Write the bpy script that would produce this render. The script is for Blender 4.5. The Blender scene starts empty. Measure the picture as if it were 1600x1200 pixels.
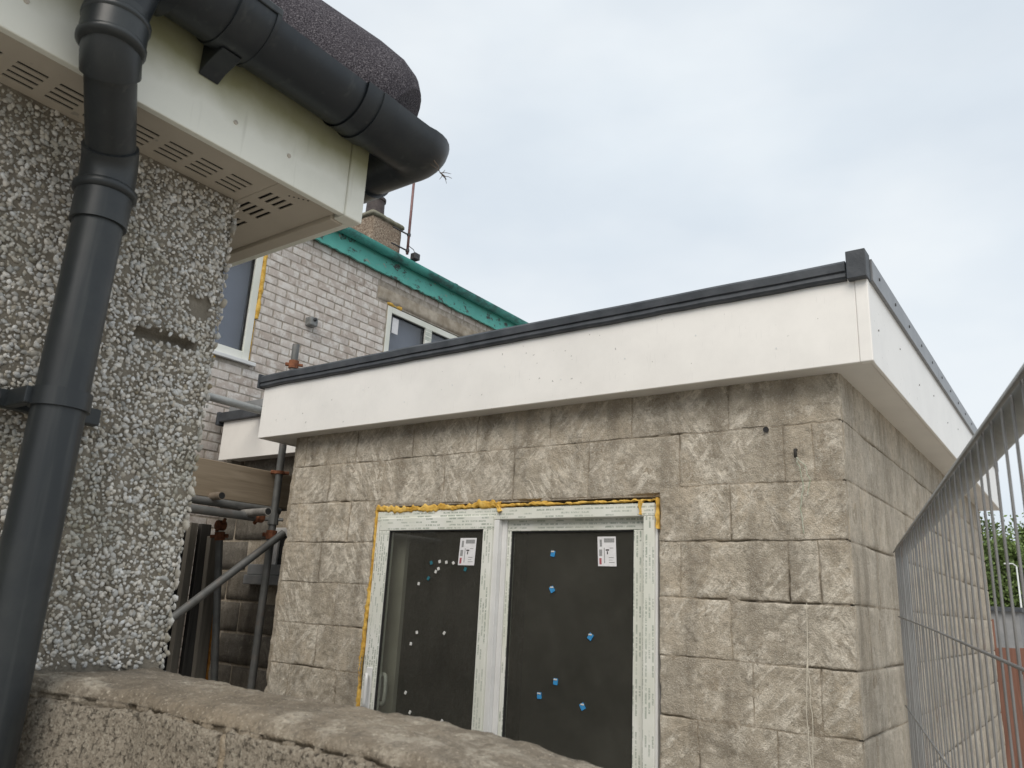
import bpy, bmesh, math, random
import numpy as np
from mathutils import Vector, Matrix, noise
random.seed(7); rng = np.random.default_rng(7)
R = math.radians
H = 1.65                                   # camera height above the ground; coordinates below are relative to the camera
scn = bpy.context.scene; col = scn.collection

# ------------------------------------------------------------------ camera
RIGHT = (0.8087, 0.5859, 0.0503); DOWN = (-0.1180, 0.2456, -0.9622); FWD = (-0.5762, 0.7721, 0.2686)
cam = bpy.data.cameras.new('camera'); co = bpy.data.objects.new('camera', cam); col.objects.link(co)
r, d, f = Vector(RIGHT).normalized(), Vector(DOWN), Vector(FWD).normalized()
u = f.cross(r) * -1; r = f.cross(u)
co.matrix_world = Matrix(((r.x, u.x, -f.x, 0), (r.y, u.y, -f.y, 0), (r.z, u.z, -f.z, H), (0, 0, 0, 1)))
cam.sensor_width = 36; cam.lens = 36 * 1221.2 / 1600; cam.clip_start = 0.05; cam.clip_end = 3000
cam.dof.use_dof = True; cam.dof.focus_distance = 3.6; cam.dof.aperture_fstop = 14
scn.camera = co
def proj(p):
    v = Vector(p); z = v.dot(f); return 800 + 1221.2 * v.dot(r) / z, 600 - 1221.2 * v.dot(u) / z, z

# ------------------------------------------------------------------ sky, sun, exposure
SUN_AZ, SUN_EL = R(160), R(44)            # azimuth from +Y clockwise
w = bpy.data.worlds.new('World'); scn.world = w; w.use_nodes = True
nt = w.node_tree; nt.nodes.clear(); N = nt.nodes.new; L = nt.links.new
out = N('ShaderNodeOutputWorld'); bg = N('ShaderNodeBackground'); bg.inputs[1].default_value = 0.10
sky = N('ShaderNodeTexSky'); sky.sky_type = 'NISHITA'; sky.sun_disc = False
sky.sun_elevation = SUN_EL; sky.sun_rotation = SUN_AZ; sky.air_density = 1.0; sky.dust_density = 3.0
tc = N('ShaderNodeTexCoord'); mp = N('ShaderNodeMapping'); mp.inputs['Scale'].default_value = (1, 1, 2.2)
n1 = N('ShaderNodeTexNoise'); n1.inputs['Scale'].default_value = 1.6; n1.inputs['Detail'].default_value = 5; n1.inputs['Roughness'].default_value = .55
rp = N('ShaderNodeValToRGB'); rp.color_ramp.elements[0].position = .32; rp.color_ramp.elements[0].color = (.80, .80, .80, 1)
rp.color_ramp.elements[1].position = .66; rp.color_ramp.elements[1].color = (1, 1, 1, 1)
n2 = N('ShaderNodeTexNoise'); n2.inputs['Scale'].default_value = 3.1; n2.inputs['Detail'].default_value = 4
rc = N('ShaderNodeValToRGB'); rc.color_ramp.elements[0].position = .35; rc.color_ramp.elements[0].color = (5.95, 6.5, 7.0, 1)
rc.color_ramp.elements[1].position = .7; rc.color_ramp.elements[1].color = (6.6, 6.97, 7.27, 1)
mx = N('ShaderNodeMix'); mx.data_type = 'RGBA'
L(tc.outputs['Generated'], mp.inputs[0]); L(mp.outputs[0], n1.inputs['Vector']); L(n1.outputs[0], rp.inputs[0])
L(mp.outputs[0], n2.inputs['Vector']); L(n2.outputs[0], rc.inputs[0])
L(rp.outputs[0], mx.inputs[0]); L(sky.outputs[0], mx.inputs[6]); L(rc.outputs[0], mx.inputs[7])
L(mx.outputs[2], bg.inputs[0]); L(bg.outputs[0], out.inputs[0])
sl = bpy.data.lights.new('sun', 'SUN'); sl.energy = 1.5; sl.angle = R(40); sl.color = (1, .93, .83)
so = bpy.data.objects.new('sun', sl); col.objects.link(so); so.location = (0, -5, 12)
sd = Vector((math.sin(SUN_AZ) * math.cos(SUN_EL), math.cos(SUN_AZ) * math.cos(SUN_EL), math.sin(SUN_EL)))
so.rotation_euler = sd.to_track_quat('Z', 'Y').to_euler()
scn.view_settings.view_transform = 'Standard'; scn.view_settings.look = 'None'
scn.view_settings.exposure = 0.40; scn.view_settings.gamma = 1
scn.view_settings.use_curve_mapping = False

# ------------------------------------------------------------------ materials
class NT:
    def __init__(s, name):
        s.m = bpy.data.materials.new(name); s.m.use_nodes = True; s.t = s.m.node_tree
        s.b = s.t.nodes['Principled BSDF']; s.pos = s.n('ShaderNodeNewGeometry').outputs['Position']
    def n(s, k): return s.t.nodes.new(k)
    def l(s, a, b): s.t.links.new(a, b)
    def map(s, scale=(1, 1, 1), rot=(0, 0, 0), src=None):
        m = s.n('ShaderNodeMapping'); m.inputs['Scale'].default_value = scale; m.inputs['Rotation'].default_value = rot
        s.l(src or s.pos, m.inputs[0]); return m.outputs[0]
    def map2(s, rot, scale): return s.map(scale, (0, 0, 0), s.map((1, 1, 1), rot))
    def noise(s, scale, detail=4, rough=.55, vec=None, dist=0):
        n = s.n('ShaderNodeTexNoise'); n.inputs['Scale'].default_value = scale; n.inputs['Detail'].default_value = detail
        n.inputs['Roughness'].default_value = rough; n.inputs['Distortion'].default_value = dist; s.l(vec or s.pos, n.inputs['Vector']); return n.outputs[0]
    def vor(s, scale, vec=None, o='Distance'):
        n = s.n('ShaderNodeTexVoronoi'); n.inputs['Scale'].default_value = scale; s.l(vec or s.pos, n.inputs['Vector']); return n.outputs[o]
    def ramp(s, x, *st):
        n = s.n('ShaderNodeValToRGB'); e = n.color_ramp.elements
        while len(e) < len(st): e.new(.5)
        for q, (p, c) in zip(e, st):
            q.position = p; q.color = (*(c if hasattr(c, '__len__') else (c, c, c)), 1)
        s.l(x, n.inputs[0]); return n.outputs[0]
    def mix(s, fac, a, b, mode='MIX'):
        n = s.n('ShaderNodeMix'); n.data_type = 'RGBA'; n.blend_type = mode
        for i, v in ((0, fac), (6, a), (7, b)):
            if hasattr(v, 'links'): s.l(v, n.inputs[i])
            elif hasattr(v, '__len__'): n.inputs[i].default_value = (*v, 1)
            else: n.inputs[i].default_value = v
        return n.outputs[2]
    def math(s, op, a, b=0.0):
        n = s.n('ShaderNodeMath'); n.operation = op
        for i, v in ((0, a), (1, b)):
            if hasattr(v, 'links'): s.l(v, n.inputs[i])
            else: n.inputs[i].default_value = v
        return n.outputs[0]
    def rand(s): return s.n('ShaderNodeObjectInfo').outputs['Random']
    def done(s, color=None, rough=.8, bump=None, strength=.3, dist=.01, spec=.5, metal=0):
        if color is not None:
            if hasattr(color, 'links'): s.l(color, s.b.inputs['Base Color'])
            else: s.b.inputs['Base Color'].default_value = (*color, 1)
        if hasattr(rough, 'links'): s.l(rough, s.b.inputs['Roughness'])
        else: s.b.inputs['Roughness'].default_value = rough
        s.b.inputs['Specular IOR Level'].default_value = spec; s.b.inputs['Metallic'].default_value = metal
        if bump is not None:
            b = s.n('ShaderNodeBump'); b.inputs['Strength'].default_value = strength; b.inputs['Distance'].default_value = dist
            s.l(bump, b.inputs['Height']); s.l(b.outputs[0], s.b.inputs['Normal'])
        return s.m
def simple(name, c1, c2, scale=6, rough=.7, bscale=80, strength=.15, dist=.003, spec=.4, metal=0, lo=.35, hi=.65):
    t = NT(name); x = t.noise(scale, 6); c = t.ramp(x, (lo, c1), (hi, c2))
    return t.done(c, rough, t.noise(bscale, 3), strength, dist, spec, metal)

MAT = {}
def block_mat(name, tan, grey, light, stroke_rot, amount, dark=.5):
    t = NT(name)
    base = t.ramp(t.noise(2.6, 5), (.36, grey), (.64, tan))
    rnd = t.rand(); tint = t.ramp(rnd, (0, (.92, .925, .935)), (.5, (1, 1, 1)), (1, (1.05, 1.03, 1.0)))
    base = t.mix(1, base, tint, 'MULTIPLY')
    base = t.mix(t.ramp(t.noise(11, 9, .75), (.46, 0), (.60, .6)), base, tuple(v * .62 for v in tan))
    base = t.mix(t.ramp(t.noise(33, 6, .7), (.52, 0), (.64, .5)), base, tuple(v * .55 for v in grey))
    st = t.noise(1, 5, .65, t.map2(stroke_rot, (38, 38, 9)))
    msk = t.ramp(t.noise(4.2, 5), (.47, 0), (.57, 1))
    st = t.math('MULTIPLY', t.ramp(st, (.47, 0), (.60, 1)), msk)
    st2 = t.noise(1, 5, .65, t.map2(tuple(-v * .6 + .1 for v in stroke_rot), (40, 40, 9)))
    st2 = t.math('MULTIPLY', t.ramp(st2, (.49, 0), (.60, 1)), t.ramp(t.noise(1.9, 3, .5, t.map((1, 1, 1), (2, 1, 0))), (.5, 0), (.6, 1)))
    st = t.math('MULTIPLY', t.math('MAXIMUM', st, st2), t.ramp(t.noise(75, 4, .7), (.36, .3), (.54, 1)))
    pat = t.ramp(t.noise(12, 9, .78), (.52, 0), (.60, .85))
    base = t.mix(t.math('MULTIPLY', st, amount), base, light)
    base = t.mix(t.math('MULTIPLY', pat, .75), base, light)
    stn = t.ramp(t.noise(1, 6, .62, t.map((8, 8, 1.7))), (.5, 0), (.64, .6)); base = t.mix(stn, base, tuple(v * .5 for v in tan))
    crk = t.ramp(t.noise(24, 7, .72, t.map((1, 1, 1), (3, 1, 2))), (.485, 0), (.5, 1), (.515, 0)); base = t.mix(t.math('MULTIPLY', crk, t.math('MULTIPLY', t.ramp(t.noise(3.3, 3), (.5, 0), (.62, 1)), .6)), base, tuple(v * .4 for v in tan))
    speck = t.ramp(t.noise(170, 3, .6), (.56, 0), (.68, 1))
    base = t.mix(t.math('MULTIPLY', speck, .45), base, tuple(v * .5 for v in grey))
    sp2 = t.ramp(t.noise(230, 2, .6, t.map((1, 1, 1), (1, 2, 3))), (.6, 0), (.7, 1))
    base = t.mix(t.math('MULTIPLY', sp2, .4), base, tuple(min(1, v * 1.5) for v in light))
    h = t.math('ADD', t.noise(60, 7, .7), t.math('MULTIPLY', t.noise(170, 4, .7), .9))
    h = t.math('ADD', h, t.math('MULTIPLY', st, .35))
    return t.done(base, .93, h, .9, .008, .15)
MAT['block'] = block_mat('rough_concrete_block', (.54, .465, .365), (.47, .418, .34), (.78, .715, .61), (0, R(-42), 0), .95)
MAT['block_side'] = block_mat('side_concrete_block', (.55, .48, .385), (.49, .44, .365), (.66, .6, .51), (R(4), 0, 0), .5)
MAT['mortar'] = block_mat('mortar', (.45, .38, .29), (.37, .325, .26), (.6, .535, .45), (0, R(20), 0), .4)
def aggregate(name, a, b, lite, drk):
    t = NT(name); c = t.ramp(t.noise(6, 6), (.35, a), (.65, b))
    v = t.vor(420, o='Color'); sv = t.n('ShaderNodeSeparateColor'); t.l(v, sv.inputs[0])
    c = t.mix(t.ramp(sv.outputs[0], (.72, 0), (.85, .45)), c, lite); c = t.mix(t.ramp(sv.outputs[1], (.7, 0), (.82, .45)), c, drk)
    pit = t.ramp(t.noise(130, 6, .75), (.33, .25), (.45, 1)); c = t.mix(pit, drk, c)
    h = t.math('ADD', t.math('MULTIPLY', t.noise(120, 5, .7), 1.0), t.math('MULTIPLY', pit, .8))
    return t.done(c, .95, h, 1.0, .006, .15)
MAT['garden_block'] = aggregate('garden_wall_block', (.27, .23, .18), (.33, .29, .235), (.5, .46, .38), (.12, .1, .075))
MAT['garden_cap'] = block_mat('garden_wall_cap', (.36, .30, .225), (.26, .225, .18), (.55, .49, .40), (0, R(84), 0), .9)
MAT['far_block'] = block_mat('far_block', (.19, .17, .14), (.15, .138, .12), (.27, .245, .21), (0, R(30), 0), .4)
def pvc(name, c, dirt=.3):
    t = NT(name); x = t.noise(3, 7, .65); g = t.ramp(x, (.42, 0), (.75, dirt))
    cc = t.mix(g, c, tuple(v * .68 for v in c))
    sp = t.ramp(t.noise(40, 2), (.735, 0), (.76, .6)); cc = t.mix(sp, cc, (.25, .23, .2))
    scr = t.ramp(t.noise(1, 2, .5, t.map((140, 140, 12), (0, R(60), 0))), (.68, 0), (.72, .25))
    cc = t.mix(scr, cc, tuple(v * .75 for v in c))
    return t.done(cc, .32, t.noise(2.2, 2), .12, .01, .5)
MAT['fascia'] = pvc('white_fascia', (.865, .84, .80))
MAT['soffit'] = pvc('white_soffit', (.76, .73, .685))
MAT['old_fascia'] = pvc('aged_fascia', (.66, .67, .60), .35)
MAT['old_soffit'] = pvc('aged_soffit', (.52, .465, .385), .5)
def algae():
    t = NT('aged_fascia_algae'); c0 = (.80, .80, .72); sp = t.n('ShaderNodeSeparateXYZ'); t.l(t.pos, sp.inputs[0])
    zz = t.math('ADD', sp.outputs[2], t.math('MULTIPLY', t.noise(9, 6), .07))
    g = t.ramp(t.math('SUBTRACT', zz, H), (.775, 0), (.845, .85)); c = t.mix(g, c0, (.24, .24, .10))
    c = t.mix(t.ramp(t.noise(6, 7, .65), (.45, 0), (.75, .35)), c, (.58, .58, .5))
    c = t.mix(t.ramp(t.noise(1, 3, .5, t.map((50, 50, 4))), (.62, 0), (.75, .3)), c, (.33, .33, .25))
    return t.done(c, .4, t.noise(3, 2), .1, .01, .4)
MAT['old_fascia'] = algae()
MAT['membrane'] = simple('roof_membrane', (.038, .043, .05), (.07, .076, .085), 9, .5, 40, .3, .006)
MAT['trim_metal'] = simple('grey_edge_trim', (.12, .125, .135), (.165, .17, .18), 12, .34, 200, .05, .001, .6)  # sky reflection put into the colour: paler than the front membrane
def plastic(name, c):
    t = NT(name); dust = t.ramp(t.noise(5, 8, .7), (.45, 0), (.8, .5))
    cc = t.mix(dust, c, (.06, .065, .06)); st = t.ramp(t.noise(1, 3, .5, t.map((60, 60, 3))), (.6, 0), (.75, .35))
    cc = t.mix(st, cc, (.075, .08, .075))
    return t.done(cc, t.ramp(t.noise(7, 5), (.3, .28), (.7, .5)), t.noise(30, 3), .05, .003, .5)
MAT['gutter'] = plastic('black_plastic_gutter', (.009, .013, .018))
MAT['pipe'] = plastic('black_plastic_pipe', (.017, .021, .024))
def felt():
    t = NT('granular_roof'); x = t.noise(330, 2, .7); c = t.ramp(x, (.35, (.028, .025, .031)), (.52, (.09, .082, .095)), (.7, (.24, .225, .24)))
    c = t.mix(t.ramp(t.noise(11, 4), (.5, 0), (.7, .4)), c, (.05, .045, .055))
    return t.done(c, .95, t.noise(300, 3, .7), .9, .006, .2)
MAT['felt'] = felt()
def attr_mat(name, rough=.6, bs=300):
    t = NT(name); a = t.n('ShaderNodeAttribute'); a.attribute_name = 'tint'
    c = t.mix(t.ramp(t.noise(150, 4, .7), (.45, 0), (.7, .5)), a.outputs['Color'], (.3, .28, .25))
    c = t.mix(t.ramp(t.noise(4.5, 6, .65), (.45, 0), (.68, .65)), c, (.26, .255, .19))
    return t.done(c, rough, t.noise(bs, 2), .3, .001, .25)
MAT['pebble'] = attr_mat('pale_pebble')
MAT['dash_base'] = simple('dash_mortar', (.16, .142, .114), (.24, .215, .175), 30, .95, 220, .6, .004, .1)
def brick_mat():
    t = NT('limewashed_brick'); rnd = t.rand()
    b = t.ramp(rnd, (0, (.47, .40, .35)), (.35, (.56, .495, .445)), (.7, (.65, .585, .53)), (1, (.53, .475, .435)))
    b = t.mix(t.ramp(t.noise(9, 8, .72), (.47, 0), (.58, .8)), b, (.76, .725, .68))
    b = t.mix(t.ramp(t.noise(7, 5, .6, t.map((1, 3, .8))), (.55, 0), (.7, .55)), b, (.38, .315, .26))
    return t.done(b, .9, t.noise(60, 5), .5, .004, .2)
MAT['brick'] = brick_mat()
MAT['brick_mortar'] = simple('brick_mortar', (.30, .26, .215), (.48, .43, .37), 18, .95, 120, .5, .004, .1)
def teal():
    t = NT('peeling_teal_paint')
    c = t.ramp(t.noise(6, 5), (.35, (.10, .42, .36)), (.7, (.13, .50, .43)))
    p = t.ramp(t.noise(11, 9, .75, t.map((1, .6, 1))), (.56, 0), (.60, 1)); c = t.mix(p, c, (.07, .085, .08))
    p2 = t.ramp(t.noise(17, 8, .7, t.map((1, .7, 1), (1, 0, 0))), (.62, 0), (.64, 1)); c = t.mix(p2, c, (.36, .3, .26))
    return t.done(c, .55, t.math('SUBTRACT', t.noise(30, 3), p), .4, .004, .4)
MAT['teal'] = teal()
def teal_g():
    t = NT('worn_teal_gutter')
    c = t.ramp(t.noise(5, 5), (.35, (.06, .33, .285)), (.7, (.09, .41, .36)))
    p = t.ramp(t.noise(5, 9, .75, t.map((1, .5, 1))), (.46, 0), (.6, .85)); c = t.mix(p, c, (.035, .075, .075))
    return t.done(c, .5, t.noise(30, 4), .4, .005, .4)
MAT['teal_gutter'] = teal_g()
def foam_mat():
    t = NT('yellow_foam'); c = t.ramp(t.noise(28, 5), (.3, (.5, .27, .04)), (.55, (.74, .47, .11)), (.8, (.8, .6, .22)))
    return t.done(c, .85, t.noise(70, 4), .7, .006, .2)
MAT['foam'] = foam_mat()
def tape_mat(name, vert):
    t = NT(name)
    sp = t.n('ShaderNodeSeparateXYZ'); t.l(t.pos, sp.inputs[0]); cb = t.n('ShaderNodeCombineXYZ')
    lng, acr = (sp.outputs[2], sp.outputs[0]) if vert else (sp.outputs[0], sp.outputs[2])
    t.l(lng, cb.inputs[0]); t.l(acr, cb.inputs[1])
    br = t.n('ShaderNodeTexBrick'); br.offset = .37; t.l(cb.outputs[0], br.inputs['Vector'])
    for k, v in (('Scale', 1.0), ('Mortar Size', .004), ('Mortar Smooth', .1), ('Bias', -.1), ('Brick Width', .052), ('Row Height', .0155)): br.inputs[k].default_value = v
    br.inputs['Color1'].default_value = (0, 0, 0, 1); br.inputs['Color2'].default_value = (1, 1, 1, 1); br.inputs['Mortar'].default_value = (0, 0, 0, 1)
    msk = t.ramp(br.outputs[0], (.16, 0), (.3, 1))
    fine = t.ramp(t.noise(1, 1, .5, t.map((150, 60, 1), src=cb.outputs[0])), (.36, .1), (.5, 1))
    big = t.ramp(t.noise(5, 2), (.35, .55), (.6, 1))
    m = t.math('MULTIPLY', t.math('MULTIPLY', msk, fine), big)
    base = t.ramp(t.noise(4, 4), (.4, (.70, .71, .63)), (.65, (.79, .79, .74)))
    c = t.mix(m, base, (.38, .415, .355))
    return t.done(c, .45, t.noise(60, 3), .12, .002, .4)
MAT['tape_v'] = tape_mat('printed_tape_vertical', True); MAT['tape_h'] = tape_mat('printed_tape_horizontal', False)
MAT['upvc'] = simple('white_upvc', (.68, .68, .67), (.77, .77, .76), 5, .3, 60, .04, .001, .5)
def glass_mat(name, tint, refl=1.0, dust=.095):
    t = NT(name); t.t.nodes.remove(t.b)
    o = t.t.nodes['Material Output']; tr = t.n('ShaderNodeBsdfTransparent'); gl = t.n('ShaderNodeBsdfGlossy'); mxs = t.n('ShaderNodeMixShader')
    tr.inputs[0].default_value = (*tint, 1); gl.inputs['Roughness'].default_value = .03
    df = t.n('ShaderNodeBsdfDiffuse'); df.inputs[0].default_value = (.45, .43, .38, 1); m2 = t.n('ShaderNodeMixShader')  # dust layer, raised as a painted haze to lighten the dark panes
    lw = t.n('ShaderNodeLayerWeight'); lw.inputs['Blend'].default_value = .5
    fz = t.math('ADD', t.math('MULTIPLY', t.math('POWER', lw.outputs['Facing'], 5.0), .85), .03)
    t.l(t.math('MULTIPLY', fz, refl), mxs.inputs[0])
    sm = t.ramp(t.noise(1, 5, .6, t.map2((0, R(25), 0), (14, 14, 3))), (.5, .85), (.75, 1)); t.l(t.math('MULTIPLY', t.math('MULTIPLY', t.ramp(t.noise(3.2, 8, .75), (.35, .55), (.75, 1)), sm), dust), m2.inputs[0])
    t.l(tr.outputs[0], m2.inputs[1]); t.l(df.outputs[0], m2.inputs[2])
    t.l(m2.outputs[0], mxs.inputs[1]); t.l(gl.outputs[0], mxs.inputs[2]); t.l(mxs.outputs[0], o.inputs[0]); return t.m
MAT['glass'] = glass_mat('dust_haze_glass', (.84, .86, .83), 2.2); MAT['glass_up'] = glass_mat('upper_glass', (.75, .77, .8), 2.0, .06)
MAT['room'] = simple('bare_plaster_room', (.34, .32, .29), (.44, .42, .38), 4, .9)
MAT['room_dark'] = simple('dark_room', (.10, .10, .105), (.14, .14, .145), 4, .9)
MAT['pane_backing'] = simple('grey_pane_backing', (.42, .44, .50), (.48, .50, .56), 3, .8)
MAT['blue'] = simple('blue_pad', (.03, .22, .5), (.05, .30, .6), 90, .5); MAT['white_pad'] = simple('white_pad', (.55, .55, .52), (.68, .67, .64), 90, .6)
MAT['teal_pad'] = simple('teal_pad', (.02, .12, .16), (.03, .17, .2), 90, .5)
MAT['paper'] = simple('label_paper', (.72, .71, .72), (.8, .79, .8), 40, .5); MAT['ink'] = simple('grey_ink', (.2, .2, .2), (.4, .4, .4), 400, .6)
MAT['ink_dark'] = simple('dark_ink', (.03, .03, .03), (.12, .1, .1), 400, .6); MAT['ink_red'] = simple('red_ink', (.3, .06, .08), (.45, .14, .15), 300, .6)
def galv(name, a, b, rust=.3):
    t = NT(name); c = t.ramp(t.noise(14, 6), (.3, a), (.7, b)); q = t.ramp(t.noise(7, 9, .75), (.56, 0), (.68, rust))
    c = t.mix(q, c, (.16, .075, .035)); return t.done(c, .55, t.noise(90, 4), .25, .002, .5, .35)
MAT['galv'] = galv('weathered_galvanised_tube', (.28, .285, .275), (.40, .405, .39)); MAT['wire'] = galv('galvanised_wire', (.2, .195, .19), (.3, .295, .285), .55)
MAT['dark_tube'] = galv('dark_steel_tube', (.12, .122, .118), (.19, .19, .182), .35)
MAT['pale_tube'] = galv('splashed_tube', (.2, .19, .175), (.42, .4, .37), .5); MAT['tan_tube'] = galv('rusty_tan_tube', (.2, .16, .12), (.3, .25, .2), .7)
MAT['rust'] = simple('rusty_coupler', (.14, .05, .025), (.27, .105, .05), 25, .85, 90, .5, .004)
MAT['orange'] = simple('orange_stain_foam', (.4, .15, .02), (.55, .26, .06), 25, .85)
def wood(name, a, b, ax):
    t = NT(name); s = [26, 26, 26]; s[ax] = 1.6
    c = t.ramp(t.noise(1, 6, .6, t.map(tuple(s)), 1.2), (.3, a), (.7, b)); k = t.ramp(t.noise(5, 3), (.7, 0), (.76, .8)); c = t.mix(k, c, tuple(v * .4 for v in a))
    return t.done(c, .85, t.noise(1, 5, .6, t.map(tuple(s))), .3, .003, .2)
MAT['board'] = wood('scaffold_board_wood', (.22, .172, .118), (.34, .275, .2), 1); MAT['grey_wood'] = wood('grey_timber', (.13, .12, .1), (.21, .19, .16), 2)
MAT['dark_wood'] = wood('dark_timber', (.035, .033, .03), (.07, .066, .06), 2); MAT['fence_wood'] = wood('red_brown_board', (.17, .085, .06), (.26, .135, .1), 2)
MAT['black'] = simple('black_sheet', (.012, .012, .012), (.024, .024, .024), 8, .7)
MAT['chimney'] = None
def rough_stone(name, a, b, c3):
    t = NT(name); c = t.ramp(t.noise(42, 4, .7), (.32, a), (.5, b), (.68, c3)); c = t.mix(t.ramp(t.noise(4, 5), (.5, 0), (.7, .5)), c, tuple(v * .5 for v in b))
    return t.done(c, .95, t.noise(45, 3), .9, .015, .1)
MAT['chimney'] = rough_stone('rough_cast_chimney', (.1, .075, .055), (.3, .235, .18), (.46, .4, .32))
MAT['pot'] = simple('dark_clay_pot', (.045, .035, .035), (.08, .065, .062), 20, .7); MAT['slate'] = simple('roof_slate', (.06, .06, .065), (.1, .1, .105), 20, .7)
MAT['mast'] = galv('painted_mast', (.16, .075, .07), (.26, .16, .15), .3)
MAT['moss'] = simple('mossy_cement', (.16, .16, .11), (.26, .25, .2), 14, .95, 60, .6, .01)
MAT['ground'] = simple('bounce_concrete', (.34, .31, .27), (.44, .41, .36), 2, .95, 50, .5, .01)  # unseen ground, lightened so it bounces fill up under the eaves
MAT['bark'] = simple('bark', (.07, .055, .04), (.13, .105, .08), 12, .95, 40, .8, .02)
def leaf():
    t = NT('leaf'); rnd = t.n('ShaderNodeAttribute'); rnd.attribute_name = 'tint'
    t.b.inputs['Transmission Weight'].default_value = 0
    return t.done(rnd.outputs['Color'], .6, None, spec=.3)
MAT['leaf'] = leaf()
MAT['shed'] = simple('grey_shed_wall', (.2, .205, .21), (.27, .27, .275), 3, .8); MAT['lamp'] = simple('pale_lamp_paint', (.55, .57, .56), (.65, .66, .65), 10, .5)
MAT['cable'] = simple('green_white_cable', (.25, .32, .2), (.6, .6, .52), 60, .6); MAT['cable_white'] = simple('pale_string', (.5, .46, .38), (.65, .6, .5), 60, .7)
MAT['twig'] = simple('dry_twig', (.08, .06, .045), (.16, .12, .09), 90, .9); MAT['dark_metal'] = simple('dark_metal', (.03, .03, .032), (.06, .06, .062), 40, .5)
MAT['spout'] = simple('grey_plastic_spout', (.16, .165, .16), (.26, .265, .26), 30, .5); MAT['lead'] = simple('lead_flashing', (.2, .21, .215), (.29, .295, .3), 9, .6)
MAT['lintel'] = simple('stained_concrete_lintel', (.3, .25, .19), (.52, .46, .38), 7, .95, 60, .6, .006)

# ------------------------------------------------------------------ object helpers
WL = {}                                    # world translation of every object
def link(o, parent, wl):
    col.objects.link(o); wl = Vector(wl); WL[o.name] = wl
    if parent is not None: o.parent = parent; o.location = wl - WL[parent.name]
    else: o.location = wl
    return o
def tag(o, label=None, cat=None, group=None, kind=None):
    for k, v in (('label', label), ('category', cat), ('group', group), ('kind', kind)):
        if v: o[k] = v
    return o
def thing(name, loc, label, cat, group=None):
    o = bpy.data.objects.new(name, None); o.empty_display_size = .1
    link(o, None, (loc[0], loc[1], loc[2] + H)); return tag(o, label, cat, group)
class MB:
    def __init__(s): s.v = []; s.f = []
    def add(s, v, f):
        k = len(s.v); s.v += [tuple(p) for p in v]; s.f += [tuple(i + k for i in q) for q in f]; return s
    def box(s, x0, x1, y0, y1, z0, z1):
        return s.add([(x, y, z) for x in (x0, x1) for y in (y0, y1) for z in (z0, z1)], [(0, 1, 3, 2), (4, 6, 7, 5), (0, 4, 5, 1), (2, 3, 7, 6), (0, 2, 6, 4), (1, 5, 7, 3)])
    def tube(s, pts, rad, n=14, cap=True, hollow=0):
        pts = [Vector(p) for p in pts]; rr = rad if hasattr(rad, '__len__') else [rad] * len(pts); rings = []
        t0 = (pts[1] - pts[0]).normalized(); a = t0.orthogonal().normalized()
        for i, p in enumerate(pts):
            t = (pts[min(i + 1, len(pts) - 1)] - pts[max(i - 1, 0)]).normalized(); a = (a - t * a.dot(t)).normalized(); b = t.cross(a)
            rings.append([p + (a * math.cos(2 * math.pi * k / n) + b * math.sin(2 * math.pi * k / n)) * rr[i] for k in range(n)])
        v = [p for q in rings for p in q]; fc = [(i * n + k, i * n + (k + 1) % n, (i + 1) * n + (k + 1) % n, (i + 1) * n + k) for i in range(len(pts) - 1) for k in range(n)]
        if cap: fc += [tuple(range(n))[::-1], tuple((len(pts) - 1) * n + k for k in range(n))]
        return s.add(v, fc)
    def prism(s, poly, axis, a, b):
        n = len(poly); P = {'x': lambda t, p: (t, p[0], p[1]), 'y': lambda t, p: (p[0], t, p[1]), 'z': lambda t, p: (p[0], p[1], t)}[axis]
        return s.add([P(t, p) for t in (a, b) for p in poly], [tuple(range(n))[::-1], tuple(range(n, 2 * n))] + [(k, (k + 1) % n, n + (k + 1) % n, n + k) for k in range(n)])
    def build(s, name, mat, parent=None, smooth=False, bevel=0, label=None, cat=None, group=None, kind=None, recalc=True, sharp=None):
        me = bpy.data.meshes.new(name); wl = Vector((0, 0, H)); v = s.v
        if parent is None:
            c = Vector((sum(p[0] for p in v) / len(v), sum(p[1] for p in v) / len(v), min(p[2] for p in v))); v = [tuple(Vector(p) - c) for p in v]; wl = wl + c
        me.from_pydata(v, [], s.f)
        if recalc:
            bm = bmesh.new(); bm.from_mesh(me); bmesh.ops.recalc_face_normals(bm, faces=bm.faces); bm.to_mesh(me); bm.free()
        if smooth: me.polygons.foreach_set('use_smooth', [True] * len(me.polygons))
        if sharp: me.set_sharp_from_angle(angle=R(sharp))
        me.materials.append(MAT[mat]); o = bpy.data.objects.new(name, me); link(o, parent, wl)
        if bevel:
            b = o.modifiers.new('bevel', 'BEVEL'); b.width = bevel; b.segments = 2; b.limit_method = 'ANGLE'
        return tag(o, label, cat, group, kind)
def box(name, mat, parent, x0, x1, y0, y1, z0, z1, bevel=0, **k): return MB().box(x0, x1, y0, y1, z0, z1).build(name, mat, parent, bevel=bevel, **k)
def nz(x, y, z): return noise.noise(Vector((x, y, z)))
def fr(x, y, z, o=4): return noise.fractal(Vector((x, y, z)), 1.0, 2.0, o)
def grid_sheet(us, vs, P, keep=None):
    m = MB(); nu, nv = len(us), len(vs); v = [P(a, b) for a in us for b in vs]; fc = []
    for i in range(nu - 1):
        for j in range(nv - 1):
            if keep is None or keep((us[i] + us[i + 1]) / 2, (vs[j] + vs[j + 1]) / 2): fc.append((i * nv + j, (i + 1) * nv + j, (i + 1) * nv + j + 1, i * nv + j + 1))
    return m.add(v, fc)
def lin(a, b, step): n = max(2, int(round((b - a) / step)) + 1); return [a + (b - a) * i / (n - 1) for i in range(n)]
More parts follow.
